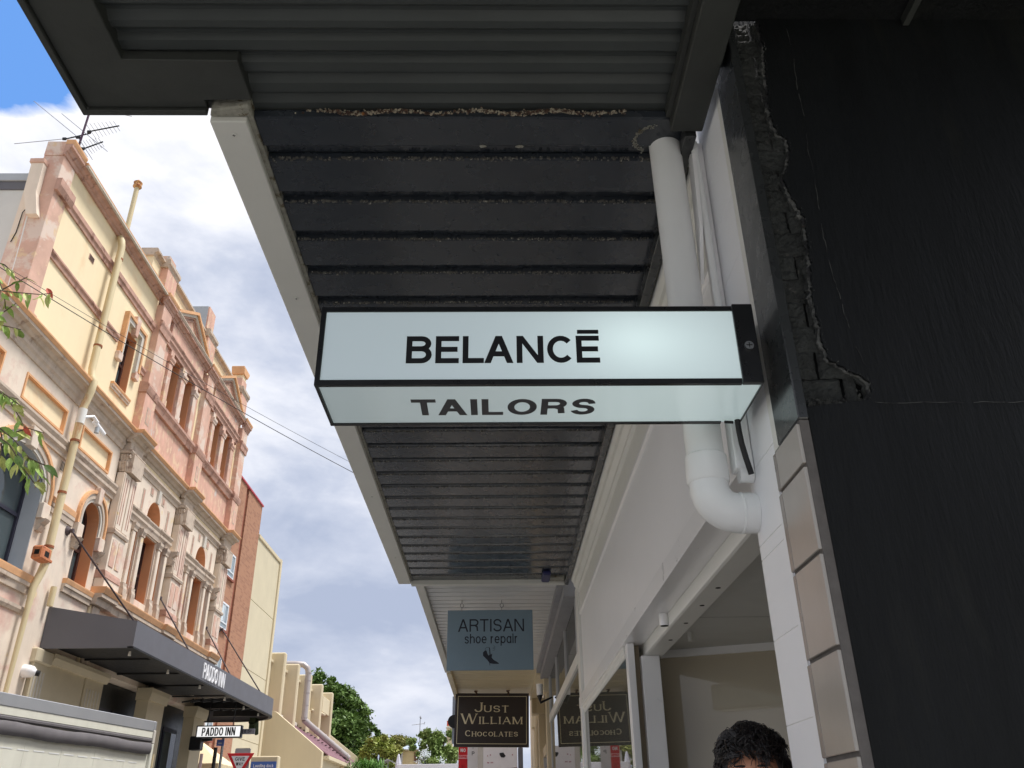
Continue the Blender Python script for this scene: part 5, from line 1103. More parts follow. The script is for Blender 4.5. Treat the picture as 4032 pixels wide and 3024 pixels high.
# TV aerials
t = thing('tv_aerial', 'cluster of TV aerials on a dark mast above the pub roof corner', 'aerial', (-8.27, 13, 12.3))
m_al = mat('aerial_aluminium', srgb(150, 150, 156), rough=.4, metal=.6); m_mast = mat('maroon_mast', srgb(74, 46, 70), rough=.6)
AY = 13.0
MB().tube([(-8.32, AY, 12.3), (-8.27, AY, 14.9)], .022, 8).build('mast', m_mast, t)
def boom(p, q, n, l0, l1, slope):
    b_ = MB().tube([p, q], .014, 6).build('boom', m_ink, t); P, Q_ = Vector(p), Vector(q); mb = MB()
    for k in range(n):
        c = P.lerp(Q_, (k+.3)/n); L_ = l0+(l1-l0)*k/max(1, n-1); d = Vector(slope).normalized()*L_/2
        mb.tube([c-d, c+d], .0055, 4)
    mb.build('elements', m_al, b_)
boom((-8.62, AY, 13.83), (-8.16, AY+.05, 14.04), 1, .05, .05, (1, .3, -.6))
boom((-8.16, AY, 14.04), (-7.66, AY+.1, 14.29), 8, .34, .22, (.45, .8, -.55)); boom((-8.22, AY, 13.56), (-7.90, AY+.1, 13.86), 8, .34, .20, (.45, .8, -.55))
for a, b in (((-9.58, AY, 13.71), (-8.62, AY, 13.84)), ((-9.48, AY, 14.87), (-8.36, AY, 13.88)), ((-8.83, AY, 14.52), (-7.70, AY, 13.51)), ((-8.15, AY, 14.63), (-7.40, AY, 14.45)), ((-7.88, AY, 14.81), (-7.78, AY, 14.53)), ((-8.36, AY, 13.88), (-7.95, AY, 13.30)), ((-8.27, AY, 14.70), (-7.84, AY, 14.75))): MB().tube([a, b], .007, 5).build('dipole_rod', m_al, t)
for x, z in ((-8.62, 13.84), (-8.36, 13.88), (-8.17, 14.03), (-8.20, 13.58)): MB().box(x-.04, x+.04, AY-.02, AY+.02, z-.03, z+.03).build('clamp', m_ink, t, bev=.008)
# grey block behind, upper left
t = thing('grey_building', 'pale grey rendered building with flat parapet behind the pub corner at upper left', 'building', (-10, 12.5, 0))
m_gw2 = mat('pale_grey_render', srgb(206, 206, 202), rough=.8, var=.05, scale=1.2)
sy = 13.0/11.1
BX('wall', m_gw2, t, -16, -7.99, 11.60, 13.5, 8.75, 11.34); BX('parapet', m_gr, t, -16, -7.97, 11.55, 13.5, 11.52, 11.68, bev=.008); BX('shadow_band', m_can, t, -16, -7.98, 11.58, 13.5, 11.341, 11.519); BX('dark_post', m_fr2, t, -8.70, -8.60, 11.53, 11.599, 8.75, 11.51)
# overhead cables
t1 = None
for k, (A, B) in enumerate((((-6.22, 10, 8.11), (-1.78, 10, 5.46)), ((-6.54, 10, 8.38), (-1.79, 10, 5.58)))):
    o = Vector((0, 0, 1.5)); a = o+(Vector(A)-o)*.88; b = o+(Vector(B)-o)*1.35; d = b-a; pts = []
    for q in range(25):
        f = -0.55+1.75*q/24; p = a+d*f; p.z -= .10*4*f*(1-f)*.5; pts.append(p)
    tag(MB().tube(pts, .0055 if k == 0 else .0032, 5).build('overhead_cable', m_ink), ('thicker lower' if k == 0 else 'thinner upper')+' overhead cable crossing in front of the pub', 'cable', 'overhead cables')
# ================================================================ truck
t = thing('box_truck', 'white box truck with grey top rail and rolled grey curtain, bottom left', 'truck', (-5.1, 9.5, 0))
P1 = Vector((-4.13, 11.14)); dr = Vector((-.205, -1.0)).normalized(); nr_ = Vector((-dr.y, dr.x))*1      # along towards camera
sd_ = Vector((dr.y, -dr.x))   # candidate side
if sd_.x > 0: sd_ = -sd_
def TB(name, m, l0, l1, w0, w1, z0, z1, parent=None, bev=0):
    mb = MB(); c = [P1+dr*l+sd_*w for l, w in ((l0, w0), (l1, w0), (l1, w1), (l0, w1))]
    mb.loft([[(p.x, p.y, z0) for p in c], [(p.x, p.y, z1) for p in c]]); return mb.build(name, m, parent or t, bev=bev)
m_tw = mat('truck_white_panel', srgb(226, 224, 210), rough=.45, var=.05, scale=1.5, bump=.03, bscale=5, streak=.2); m_tal = mat('truck_aluminium_rail', srgb(172, 174, 178), rough=.4, var=.06, scale=2, metal=.3)
m_wh0 = mat('reflective_tape', (.85, .85, .83), rough=.4)
m_tc = mat('grey_truck_curtain', srgb(106, 102, 104), rough=.75, var=.12, scale=6)
TB('cargo_box', m_tw, .03, 4.5, .03, 1.85, .75, 2.66)
TB('top_rail', m_tal, .05, 4.5, 0, .06, 2.585, 2.70, bev=.006); TB('roof', m_tw, .05, 4.5, .061, 1.85, 2.661, 2.69)
TB('rear_top_rail', m_tal, 0, .05, 0, 1.85, 2.60, 2.70, bev=.006)
TB('corner_casting', m_sil, 0, .045, -.008, .12, 2.45, 2.599, bev=.006); TB('corner_post', m_tw, 0, .045, -.006, .10, .75, 2.449, bev=.006)
TB('curtain_track', m_tc, .05, 4.5, -.002, .029, 2.465, 2.508, bev=.012); TB('upper_strip', m_tw, .05, 4.5, .006, .029, 2.512, 2.584)
mb = MB()
for i in range(90):
    l0 = .06+i*.049; rr_ = .062+.0022*math.sin(i*.55)+.0012*math.sin(i*1.9); zz = 2.395-.006*math.sin(i*.23)
    ring = []
    for q in range(8):
        a = 2*PI*q/8; p = P1+dr*l0+sd_*(.005+.024*math.cos(a)); ring.append((p.x, p.y, zz+rr_*math.sin(a)))
    if i == 0: rings = []
    rings.append(ring)
mb.loft(rings).build('rolled_curtain', m_tc, t, smooth=True)
for k in range(8): TB('side_seam', m_tw, .5+k*.55, .504+k*.55, .028, .0295, .75, 2.33)
for k in range(18): TB('strap_stitch', m_wh0, .25+k*.23, .41+k*.23, .0275, .0295, 2.225+.003*(k % 2), 2.236+.003*(k % 2))
TB('side_rail', m_tal, .0, 4.5, 0, .08, .66, .749); TB('chassis', m_ink, .2, 6.2, .5, 1.35, .48, .66)
TB('cab', m_tw, 4.65, 6.3, .06, 1.80, .45, 2.05, bev=.08); TB('windscreen', g_pub, 6.301, 6.31, .2, 1.66, 1.25, 1.85); TB('door_window', g_pub, 5.1, 5.95, .050, .0595, 1.25, 1.85); TB('bumper', m_ink, 6.301, 6.42, .1, 1.75, .38, .62, bev=.02)
for l in (.9, 5.6):
    for w in (.12, 1.72):
        c = P1+dr*l+sd_*w; w_ = MB().tube([(c.x+sd_.x*q, c.y+sd_.y*q, .29) for q in (-.11, .11)], .42, 24).build('wheel', m_ink, t, smooth=True)
        MB().tube([(c.x+sd_.x*q, c.y+sd_.y*q, .29) for q in (-.115, .115)], .22, 16).build('rim', m_tal, w_, smooth=True)
for w in (.3, 1.55): TB('tail_light', mat('red_lens', srgb(180, 20, 20), rough=.3), -.02, -.0005, w-.08, w+.08, .78, .88)
# ================================================================ signs on the street
t = thing('hanging_pub_sign', 'white hanging sign reading PADDO INN in black below the canopy', 'sign', (-6.8, 21.5, 3.5))
hy = 21.5; k_ = hy/20
def hp(x, z): return (x*k_, 1.5+(z-1.5)*k_)
(x0, z0), (x1, z1) = hp(-6.525, 3.335), hp(-5.60, 3.55)
BX('box', m_ink, t, x0-.03, x1+.03, hy, hy+.14, z0-.02, z1+.02, bev=.008); BX('face', mat('glowing_white_face', srgb(225, 225, 225), rough=.4, emis=((1, 1, 1), .18)), t, x0, x1, hy-.004, hy-.0005, z0+.005, z1-.005)  # sign face is given a weak glow of its own
text('lettering', 'PADDO INN', m_ink, t, ((x0+x1)/2, hy-.004, z0+.025), (1, 0, .012), (0, 0, 1), (z1-z0)*.78, width=(x1-x0)*.78, align='c', w=.15, gap=.10, xs=.6, depth=.003)
for x in (x0+.2, x1-.2): MB().tube([(x, hy+.07, z1), (x, hy+.07, 4.22)], .012, 6).build('hanger', m_ink, t)
t = thing('speaker', 'black outdoor speaker box fixed to the pub column under the hanging sign', 'speaker', (-7, 21.6, 3.2))
BX('box', m_ink, t, -7.18, -6.92, 21.55, 21.8, 3.20, 3.50, bev=.02); MB().tube([(-6.92, 21.7, 3.42), (-6.70, 21.7, 3.44)], .035, 8).build('arm', m_ink, t)
t = thing('street_name_sign', 'grey street name plate ending in rd St beside the hanging pub sign', 'street sign', (-5.9, 21.6, 0))
(a0, c0), (a1, c1) = hp(-5.62, 3.40), hp(-5.33, 3.51)
px_ = -5.98*k_
BX('plate', mat('grey_sign_plate', srgb(128, 126, 132), rough=.5), t, px_-.5, a1, hy+.2, hy+.22, c0, c1, bev=.004)
text('lettering', 'rd St', m_ink, t, (a0+.02, hy+.2, c0+.035), (1, 0, 0), (0, 0, 1), .075, width=.21, w=.16, depth=.002)
MB().tube([(px_-.03, hy+.25, 0), (px_-.03, hy+.25, c1)], .03, 10).build('post', m_metal, t)
(b0, d0), (b1, d1) = hp(-6.13, 3.17), hp(-5.97, 3.30)
BX('blue_plate', mat('blue_sign_plate', srgb(88, 110, 178), rough=.5), t, b0, b1, hy+.2, hy+.215, d0, d1, bev=.003); BX('blue_plate_mark', m_sil, t, b0+.04, b1-.05, hy+.197, hy+.1995, d0+.045, d0+.07)
tag(MB().tube([(hp(-5.99, 0)[0], hy-.3, 0), (hp(-5.99, 0)[0], hy-.3, 3.22)], .04, 10).build('black_post', m_ink), 'black post standing left of the GIVE WAY sign', 'post')
tag(MB().tube([(hp(-6.30, 0)[0], hy-.2, 0), (hp(-6.30, 0)[0], hy-.2, 3.10)], .035, 10).build('pale_post', mat('pale_pink_post', srgb(214, 186, 186), rough=.6)), 'pale post with pinkish cap in front of the cream shade', 'post')
tag(MB().tube([(-6.0, 16.2, 0), (-6.0, 16.25, 2.72)], .016, 8).build('thin_pole', m_dp), 'thin cream pole right of the truck against the dark bar front', 'pole')
t = thing('give_way_sign', 'red and white triangular GIVE WAY road sign', 'road sign', (-5.53, 20, 0))
gx = -5.525; top = 3.005
m_rd = mat('sign_red', srgb(206, 30, 40), rough=.45, var=.04); m_wh = mat('sign_white', srgb(226, 224, 228), rough=.45, var=.04)
tri = lambda s, cz: [(gx-.29*s, cz+.165*s), (gx+.29*s, cz+.165*s), (gx, cz-.335*s)]
MB().prism(tri(1, top-.165), 20.0, 20.015, lambda u, v, w: (u, w, v)).build('red_triangle', m_rd, t, bev=.004); MB().prism(tri(.66, top-.165), 19.995, 19.9995, lambda u, v, w: (u, w, v)).build('white_triangle', m_wh, t)
text('lettering', 'GIVE', m_ink, t, (gx, 19.995, top-.150), (1, 0, 0), (0, 0, 1), .072, width=.205, align='c', w=.16, depth=.002); text('lettering', 'WAY', m_ink, t, (gx, 19.995, top-.245), (1, 0, 0), (0, 0, 1), .065, width=.15, align='c', w=.16, depth=.002)
BX('rear_plate', m_tal, t, -5.68, -5.35, 20.1, 20.115, 2.70, 3.11, bev=.02); MB().tube([(gx, 20.06, 0), (gx, 20.06, 2.99)], .03, 10).build('post', m_metal, t)
# no stopping + parking plates on a pole beyond the awnings
t = thing('no_stopping_sign', 'tall red and white NO STOPPING plate under the chocolate sign', 'road sign', (-.68, 18, 0))
s_ = 18/11.5
def np(x, z): return (x*s_, 1.5+(z-1.5)*s_)
(x0, z1), (x1, _) = np(-.493, 2.408), np(-.375, 2.408)
BX('plate', m_wh, t, x0, x1, 18.0, 18.012, z1-.60, z1, bev=.004); BX('red_field', m_rd, t, x0+.006, x1-.006, 17.996, 17.9995, z1-.595, z1-.006)
text('lettering', 'NO', m_wh, t, ((x0+x1)/2, 17.996, z1-.095), (1, 0, 0), (0, 0, 1), .065, width=.10, align='c', w=.2, depth=.002)
BX('white_band', mat('faded_pink', srgb(232, 170, 176), rough=.5), t, x0+.006, x1-.006, 17.994, 17.9955, z1-.215, z1-.15); text('lettering', 'STOPPING', m_rd, t, ((x0+x1)/2, 17.994, z1-.20), (1, 0, 0), (0, 0, 1), .04, width=.15, align='c', w=.18, depth=.0015)
BX('lower_red', mat('deep_sign_red', srgb(190, 16, 30), rough=.5), t, x0+.06, x1-.06, 17.994, 17.9955, z1-.50, z1-.32)
MB().tube([(x0+.09, 18.05, 0), (x0+.09, 18.05, z1)], .03, 10).build('post', m_metal, t)
t = thing('parking_sign', 'white parking plate with a small letter P beside the red plate', 'road sign', (-.5, 18, 0))
xa = np(-.373, 0)[0]; xb = np(-.252, 0)[0]
BX('plate', m_wh, t, xa, xb, 18.0, 18.012, z1-.60, z1, bev=.004); text('lettering', 'P', mat('sign_grey', srgb(120, 120, 124)), t, ((xa+xb)/2+.005, 17.999, z1-.155), (1, 0, 0), (0, 0, 1), .07, width=.055, align='c', w=.2, depth=.001); BX('arrow', m_tal, t, (xa+xb)/2-.006, (xa+xb)/2+.006, 17.996, 17.9995, z1-.045, z1-.01)
MB().tube([((xa+xb)/2, 18.05, 0), ((xa+xb)/2, 18.05, z1)], .03, 10).build('post', m_metal, t)
t = thing('poster_board', 'white poster board with a dark slab shape under the chocolate sign', 'board', (0, 24, 0))
s_ = 24/11.5
xa, za = -.185*s_, 1.5+(2.408-1.5)*s_; xb = .238*s_
BX('board', m_wh, t, xa, xb, 24.0, 24.08, .2, za, bev=.004); BX('side_panel', mat('pale_grey_board', srgb(190, 186, 180), rough=.6), t, xa-.14, xa-.001, 24.0, 24.08, .2, za)
MB().prism([(xa+.42, za-.16), (xa+.52, za-.15), (xa+.58, za-.23), (xa+.54, za-.27), (xa+.46, za-.26), (xa+.42, za-.20)], 23.990, 23.9995, lambda u, v, w: (u, w, v)).build('dark_shape', m_ink, t)
MB().prism([(xa+.30, za-.56), (xb-.005, za-.50), (xb-.005, za-.75), (xa+.36, za-.75)], 23.992, 23.9995, lambda u, v, w: (u, w, v)).build('brown_shape', mat('poster_brown', srgb(150, 120, 112)), t)
mb = MB()
for a, b, c in ((.10, .37, .03), (.13, .375, .025), (.19, .37, .03), (.23, .37, .025), (.10, .21, .02), (.17, .19, .03), (.74, .19, .03)): mb.box(xa+a, xa+a+c, 23.993, 23.9995, za-b-.03, za-b)
mb.build('small_print', mat('poster_pink_print', srgb(176, 130, 140)), t)
tag(BX('grey_cabinet', mat('slate_cabinet', srgb(96, 98, 108), rough=.5), None, .50, .62, 23.2, 23.5, 0, 3.3, bev=.01), 'dark grey upright post between the poster board and the cream shop', 'post')
TWIGS = [([(-1.899, 2.64, 3.326), (-1.831, 2.661, 3.283), (-1.772, 2.677, 3.285), (-1.684, 2.662, 3.267), (-1.639, 2.662, 3.271)], 13), ([(-2.017, 2.795, 3.522), (-1.949, 2.813, 3.508), (-1.886, 2.788, 3.45)], 4), ([(-1.961, 2.851, 3.41), (-1.913, 2.847, 3.442), (-1.877, 2.862, 3.484)], 4), ([(-1.937, 2.734, 3.412), (-1.913, 2.747, 3.4), (-1.855, 2.731, 3.304), (-1.854, 2.757, 3.264)], 6), ([(-1.828, 2.609, 3.126), (-1.747, 2.581, 3.089), (-1.705, 2.583, 3.079), (-1.679, 2.61, 3.084)], 7), ([(-1.867, 2.665, 3.161), (-1.803, 2.66, 3.178), (-1.739, 2.632, 3.209)], 4), ([(-1.845, 2.731, 2.949), (-1.767, 2.731, 2.902), (-1.692, 2.715, 2.83), (-1.622, 2.699, 2.742)], 12), ([(-1.771, 2.738, 2.906), (-1.714, 2.725, 2.868), (-1.658, 2.697, 2.828)], 4), ([(-1.809, 2.767, 2.93), (-1.774, 2.775, 2.906), (-1.71, 2.757, 2.883)], 4), ([(-1.889, 2.858, 2.863), (-1.795, 2.835, 2.805), (-1.727, 2.825, 2.755), (-1.67, 2.838, 2.697), (-1.622, 2.851, 2.64), (-1.615, 2.877, 2.607)], 18), ([(-1.749, 2.849, 2.793), (-1.71, 2.859, 2.816), (-1.64, 2.847, 2.791)], 5), ([(-1.814, 2.865, 2.819), (-1.806, 2.886, 2.782), (-1.796, 2.886, 2.709)], 6), ([(-1.544, 2.61, 2.601), (-1.484, 2.595, 2.57), (-1.453, 2.613, 2.561)], 5), ([(-1.708, 2.652, 2.712), (-1.634, 2.655, 2.662), (-1.586, 2.667, 2.6)], 7), ([(-1.659, 2.712, 2.645), (-1.599, 2.709, 2.6), (-1.546, 2.709, 2.542)], 8)]
REDLEAF = (-1.7, 2.72, 3.334)
# ================================================================ brick building
BP = -9.2
m_bk = bpy.data.materials.new('red_brick'); m_bk.use_nodes = True
_t = m_bk.node_tree; _n = _t.nodes; _k = _t.links; _b = _n['Principled BSDF']; _b.inputs['Roughness'].default_value = .9
_tc = _n.new('ShaderNodeTexCoord'); _sx = _n.new('ShaderNodeSeparateXYZ'); _k.new(_tc.outputs['Object'], _sx.inputs[0]); _ad = _n.new('ShaderNodeMath'); _ad.operation = 'ADD'; _k.new(_sx.outputs[0], _ad.inputs[0]); _k.new(_sx.outputs[1], _ad.inputs[1])
_cx = _n.new('ShaderNodeCombineXYZ'); _k.new(_ad.outputs[0], _cx.inputs[0]); _k.new(_sx.outputs[2], _cx.inputs[1])
_br = _n.new('ShaderNodeTexBrick'); _k.new(_cx.outputs[0], _br.inputs[0]); _br.inputs['Scale'].default_value = 1; _br.inputs['Brick Width'].default_value = .23; _br.inputs['Row Height'].default_value = .076; _br.inputs['Mortar Size'].default_value = .006
_br.inputs['Color1'].default_value = (*srgb(170, 122, 94), 1); _br.inputs['Color2'].default_value = (*srgb(138, 92, 72), 1); _br.inputs['Mortar'].default_value = (*srgb(160, 128, 106), 1); _br.inputs['Bias'].default_value = -.35
_k.new(_br.outputs['Color'], _b.inputs['Base Color']); MC['brick'] = m_bk
m_bkd = mat('dark_brick_strip', srgb(140, 82, 66), rough=.9, var=.15, scale=8)
m_tan = mat('tan_painted_concrete', srgb(208, 194, 164), rough=.8, var=.04, scale=.8, bump=.05, streak=.08); m_tan2 = mat('tan_panel_render', srgb(204, 193, 166), rough=.85, var=.05, scale=1.2, bump=.08, bscale=20)
m_wf = mat('white_window_frame', srgb(222, 226, 232), rough=.5, var=.03); g_bk = glass('bright_window_glass', tint=(.6, .65, .68), ior=1.5, body=(.35, .42, .46), bodyf=.8)
t = thing('brick_building', 'red brick block with white curtained windows between the pub and the tan tower', 'building', (BP, 29, 0))
BX('wall', m_bk, t, -22, BP, 25.6, 29.80, 0, 12.80); BX('dark_strip', m_bkd, t, -22, BP-.06, 29.80, 30.10, 0, 12.80); BX('wall', m_bk, t, -22, BP, 30.10, 32.06, 0, 12.80)
BX('coping', mat('pinkish_red_coping', srgb(190, 84, 96), rough=.6), t, -22, BP+.05, 25.55, 32.1, 12.80, 12.87, bev=.01)
for z0, z1 in ((9.22, 10.06), (7.50, 8.36), (5.8, 6.66), (4.1, 4.95)):
    for y0 in (28.72, 26.6):
        y1 = y0+.78
        w_ = MB()
        for q in ((y0, y0+.06, z0, z1), (y1-.06, y1, z0, z1), (y0+.06, y1-.06, z0, z0+.06), (y0+.06, y1-.06, z1-.06, z1), (y0+.36, y0+.40, z0+.24, z1-.06), (y0+.06, y1-.06, z0+.20, z0+.24)): w_.box(BP+.001, BP+.04, *q)
        w_ = w_.build('window', m_wf, t); BX('pane', g_bk, w_, BP+.002, BP+.02, y0+.061, y1-.061, z0+.061, z1-.061)
        BX('curtain', mat('net_curtain', srgb(200, 212, 218), rough=.9, var=.15, scale=6, stretch=(1, 8, .2)), w_, BP+.0205, BP+.026, y0+.08, y0+.34, z0+.26, z1-.08)
        BX('sill', m_bkd, w_, BP+.001, BP+.08, y0-.04, y1+.04, z0-.07, z0-.001)
tag(MB().tube([(BP-.4, 29.3, 12.8), (BP-.4, 29.3, 13.5)], .05, 8).build('vent_pipe', m_metal), 'small metal vent pipe on the brick building roof edge', 'vent pipe')
# ================================================================ tan tower and buttressed hall
t = thing('tan_tower', 'tall plain tan rendered tower block right of the brick building', 'building', (BP, 34, 0))
for z0, z1 in ((0, 4.45), (4.47, 6.80), (6.82, 9.20), (9.22, 11.55)): BX('wall_panel', m_tan2, t, -22, BP, 32.07, 35.60, z0, z1, bev=.004)
BX('corner_trim', m_tan, t, -22, BP+.06, 35.605, 35.86, 0, 11.74, bev=.01); BX('coping', m_tan, t, -22, BP+.05, 32.07, 35.60, 11.56, 11.72, bev=.02); BX('recess', m_tan, t, -21.9, BP-.03, 32.08, 35.59, 0, 11.5)
t = thing('tan_hall', 'long tan hall with upright buttress fins and a purple tiled lean-to roof', 'building', (BP, 44, 0))
WX = -9.75
BX('wall', m_tan, t, -24, WX, 35.9, 50.6, 0, 7.95); BX('wall_coping', m_tan, t, -24, WX+.08, 35.9, 50.6, 7.951, 8.08, bev=.02)
fins = [38.35, 41.15, 44.05, 47.1, 50.2]
for i, y in enumerate(fins):
    BX('buttress', m_tan, t, -10.6, BP+.02, y, y+.34, 0, (8.40, 8.38, 8.36, 8.34, 8.34)[i], bev=.05)
for i in range(5):
    a = (35.95, *[f+.36 for f in fins[:-1]])[i]; b = fins[i]-.02
    BX('panel_joint', m_tan2, t, WX+.001, WX+.012, a, b, 7.30, 7.33)
BX('gutter_pipe', m_tan, t, WX+.01, WX+.14, 36.75, 36.95, 0, 7.9, bev=.03); BX('gutter_pipe', m_tan, t, WX+.01, WX+.14, 46.6, 46.8, 0, 7.0, bev=.03)
BX('recess_lintel', m_tan, t, WX+.002, BP-.1, 48.2, 50.19, 7.1, 7.9, bev=.02)
MB().tube([(WX+.1, 46.9, 7.05), (WX+.45, 47.9, 7.0), (WX+.5, 48.6, 6.98)], .07, 8).build('spout', m_tan, t, smooth=True)
# lean-to: end wall facing the camera, purple roof falling towards the street
m_pr = mat('purple_brown_tiles', srgb(140, 104, 112), rough=.75, var=.10, scale=2, col2=srgb(120, 88, 98), mask=(.5, .6), mscale=3)
XE = -6.75
t2 = t
ew = [(WX, 0), (XE, 0), (XE, 4.05), (-9.05, 5.62), (WX, 5.95)]
MB().prism([(-10.4, 0), (-6.95, 0), (-6.95, 4.28), (-8.95, 5.80), (-10.4, 5.95)], 36.7, 37.05, lambda u, v, w: (u, w, v)).build('end_wall', m_tan, t, bev=.01)
BX('end_wall_joint', m_tan2, t, -10.4, -6.95, 36.690, 36.699, 3.15, 3.18)
# roof: top edge along the hall wall, eave at the street
rm = MB(); n = 26; y0r, y1r = 37.05, 51.0
for i in range(n):
    f0, f1 = i/n, (i+1)/n
    xa, xb = WX+.02+( -6.80-WX)*f0, WX+.02+(-6.80-WX)*f1; za, zb = 5.98+(4.18-5.98)*f0, 5.98+(4.18-5.98)*f1
    rm.loft([[(xa, y0r, za+.025), (xb, y0r, zb+.035), (xb, y0r, zb-.02), (xa, y0r, za-.02)], [(xa, y1r, za+.025), (xb, y1r, zb+.035), (xb, y1r, zb-.02), (xa, y1r, za-.02)]])
rm.build('tiled_roof', m_pr, t)
for i in range(16):
    f = i/16; x = WX+.05+(-6.80-WX)*f; z = 5.98+(4.18-5.98)*f
    BX('stepped_flashing', m_ink, t, x, x+.10, 44.0-.03, 44.03, z+.012, z+.05)
for k in range(5): BX('lead_flashing', m_sil, t, WX+.02, WX+.12, 37.2+k*1.5, 38.0+k*1.5, 5.95, 6.12, bev=.02)
BX('eave_beam', m_tan, t, -7.0, -6.72, 37.06, 51, 4.02, 4.16, bev=.01); BX('street_wall', m_tan, t, -7.2, -6.95, 37.06, 51, 2.2, 4.02)
for y in (41.2, 45.5, 48.5): BX('pier', m_tan, t, -6.949, -6.80, y, y+.3, 2.4, 4.02, bev=.02)
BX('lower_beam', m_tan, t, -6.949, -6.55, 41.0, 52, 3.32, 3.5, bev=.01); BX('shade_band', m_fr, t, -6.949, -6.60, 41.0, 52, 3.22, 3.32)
v = BX('wall_vent', m_tan2, t, -6.949, -6.93, 42.0, 42.5, 3.6, 3.95)
for k in range(4): BX('louvre', m_fr, v, -6.929, -6.92, 42.02, 42.48, 3.63+k*.08, 3.66+k*.08)
MB().loft([[(-9.4, 51.0, 6.3), (-6.4, 54, 4.0), (-6.4, 54, 0), (-9.4, 51.0, 0)], [(-9.4, 51.3, 6.3), (-6.4, 54.3, 4.0), (-6.4, 54.3, 0), (-9.4, 51.3, 0)]]).build('sloping_wall', m_tan, t)
t = thing('metal_duct', 'pale metal exhaust duct bending over the tan hall roof and down its wall', 'duct', (BP, 43, 6))
m_du = mat('dull_galvanised_duct', srgb(178, 170, 168), rough=.45, var=.06, scale=3, metal=.3)
DX = BP+.15
pts = [(-10.6, 42.6, 8.62), (-9.75, 42.6, 8.62), (-9.30, 42.62, 8.58), (DX-.05, 42.68, 8.42), (DX, 42.7, 8.15), (DX, 42.7, 6.10)]
MB().tube(pts, .14, 16).build('duct', m_du, t, smooth=True)
for z in (6.2, 6.75, 7.3, 7.85, 8.2): MB().tube([(DX, 42.7, z), (DX, 42.7, z+.03)], .155, 16).build('flange', m_du, t)
MB().tube([(DX, 42.7, 6.12), (DX+.25, 43.0, 5.90), (-7.1, 44.2, 4.55)], .14, 14).build('lower_duct', m_du, t, smooth=True)
for f in (.15, .35, .55, .75, .92): p = Vector((DX+.25, 43.0, 5.90)).lerp(Vector((-7.1, 44.2, 4.55)), f); q = Vector((DX+.25, 43.0, 5.90)).lerp(Vector((-7.1, 44.2, 4.55)), f+.02); MB().tube([p, q], .155, 14).build('flange', m_du, t)
BX('cowl', m_du, t, -10.9, -10.5, 42.3, 42.9, 8.5, 9.0, bev=.03)
t = thing('loading_dock_sign', 'tan sign wall with blue panel reading Loading dock', 'sign', (-6.7, 27, 0))
BX('plinth', m_tan, t, -7.15, -6.36, 27.0, 27.3, .3, 3.45, bev=.03); BX('blue_panel', mat('blue_panel', srgb(78, 110, 182), rough=.5), t, -7.13, -6.40, 26.985, 26.9995, 3.04, 3.30)
text('lettering', 'Loading dock', m_wh, t, (-6.765, 26.985, 3.145), (1, 0, 0), (0, 0, 1), .088, width=.58, align='c', w=.18, depth=.002)
t = thing('garden_canopy', 'cream pyramid canvas canopy behind the pub column', 'canopy', (-8.7, 27, 0))
MB().loft([[(-9.9, 26.2, 3.22), (-7.83, 26.2, 3.22), (-7.83, 28.2, 3.22), (-9.9, 28.2, 3.22)], [(-8.87, 27.18, 3.98), (-8.86, 27.18, 3.98), (-8.86, 27.19, 3.98), (-8.87, 27.19, 3.98)]]).build('cloth', mat('cream_canvas', srgb(232, 214, 176), rough=.8, var=.04), t)
BX('valance', mat('cream_canvas_edge', srgb(206, 190, 156), rough=.8), t, -9.9, -7.83, 26.2, 28.2, 3.10, 3.219)
for x in (-9.8, -7.9): MB().tube([(x, 26.3, 0), (x, 26.3, 3.1)], .04, 8).build('post', m_metal, t)
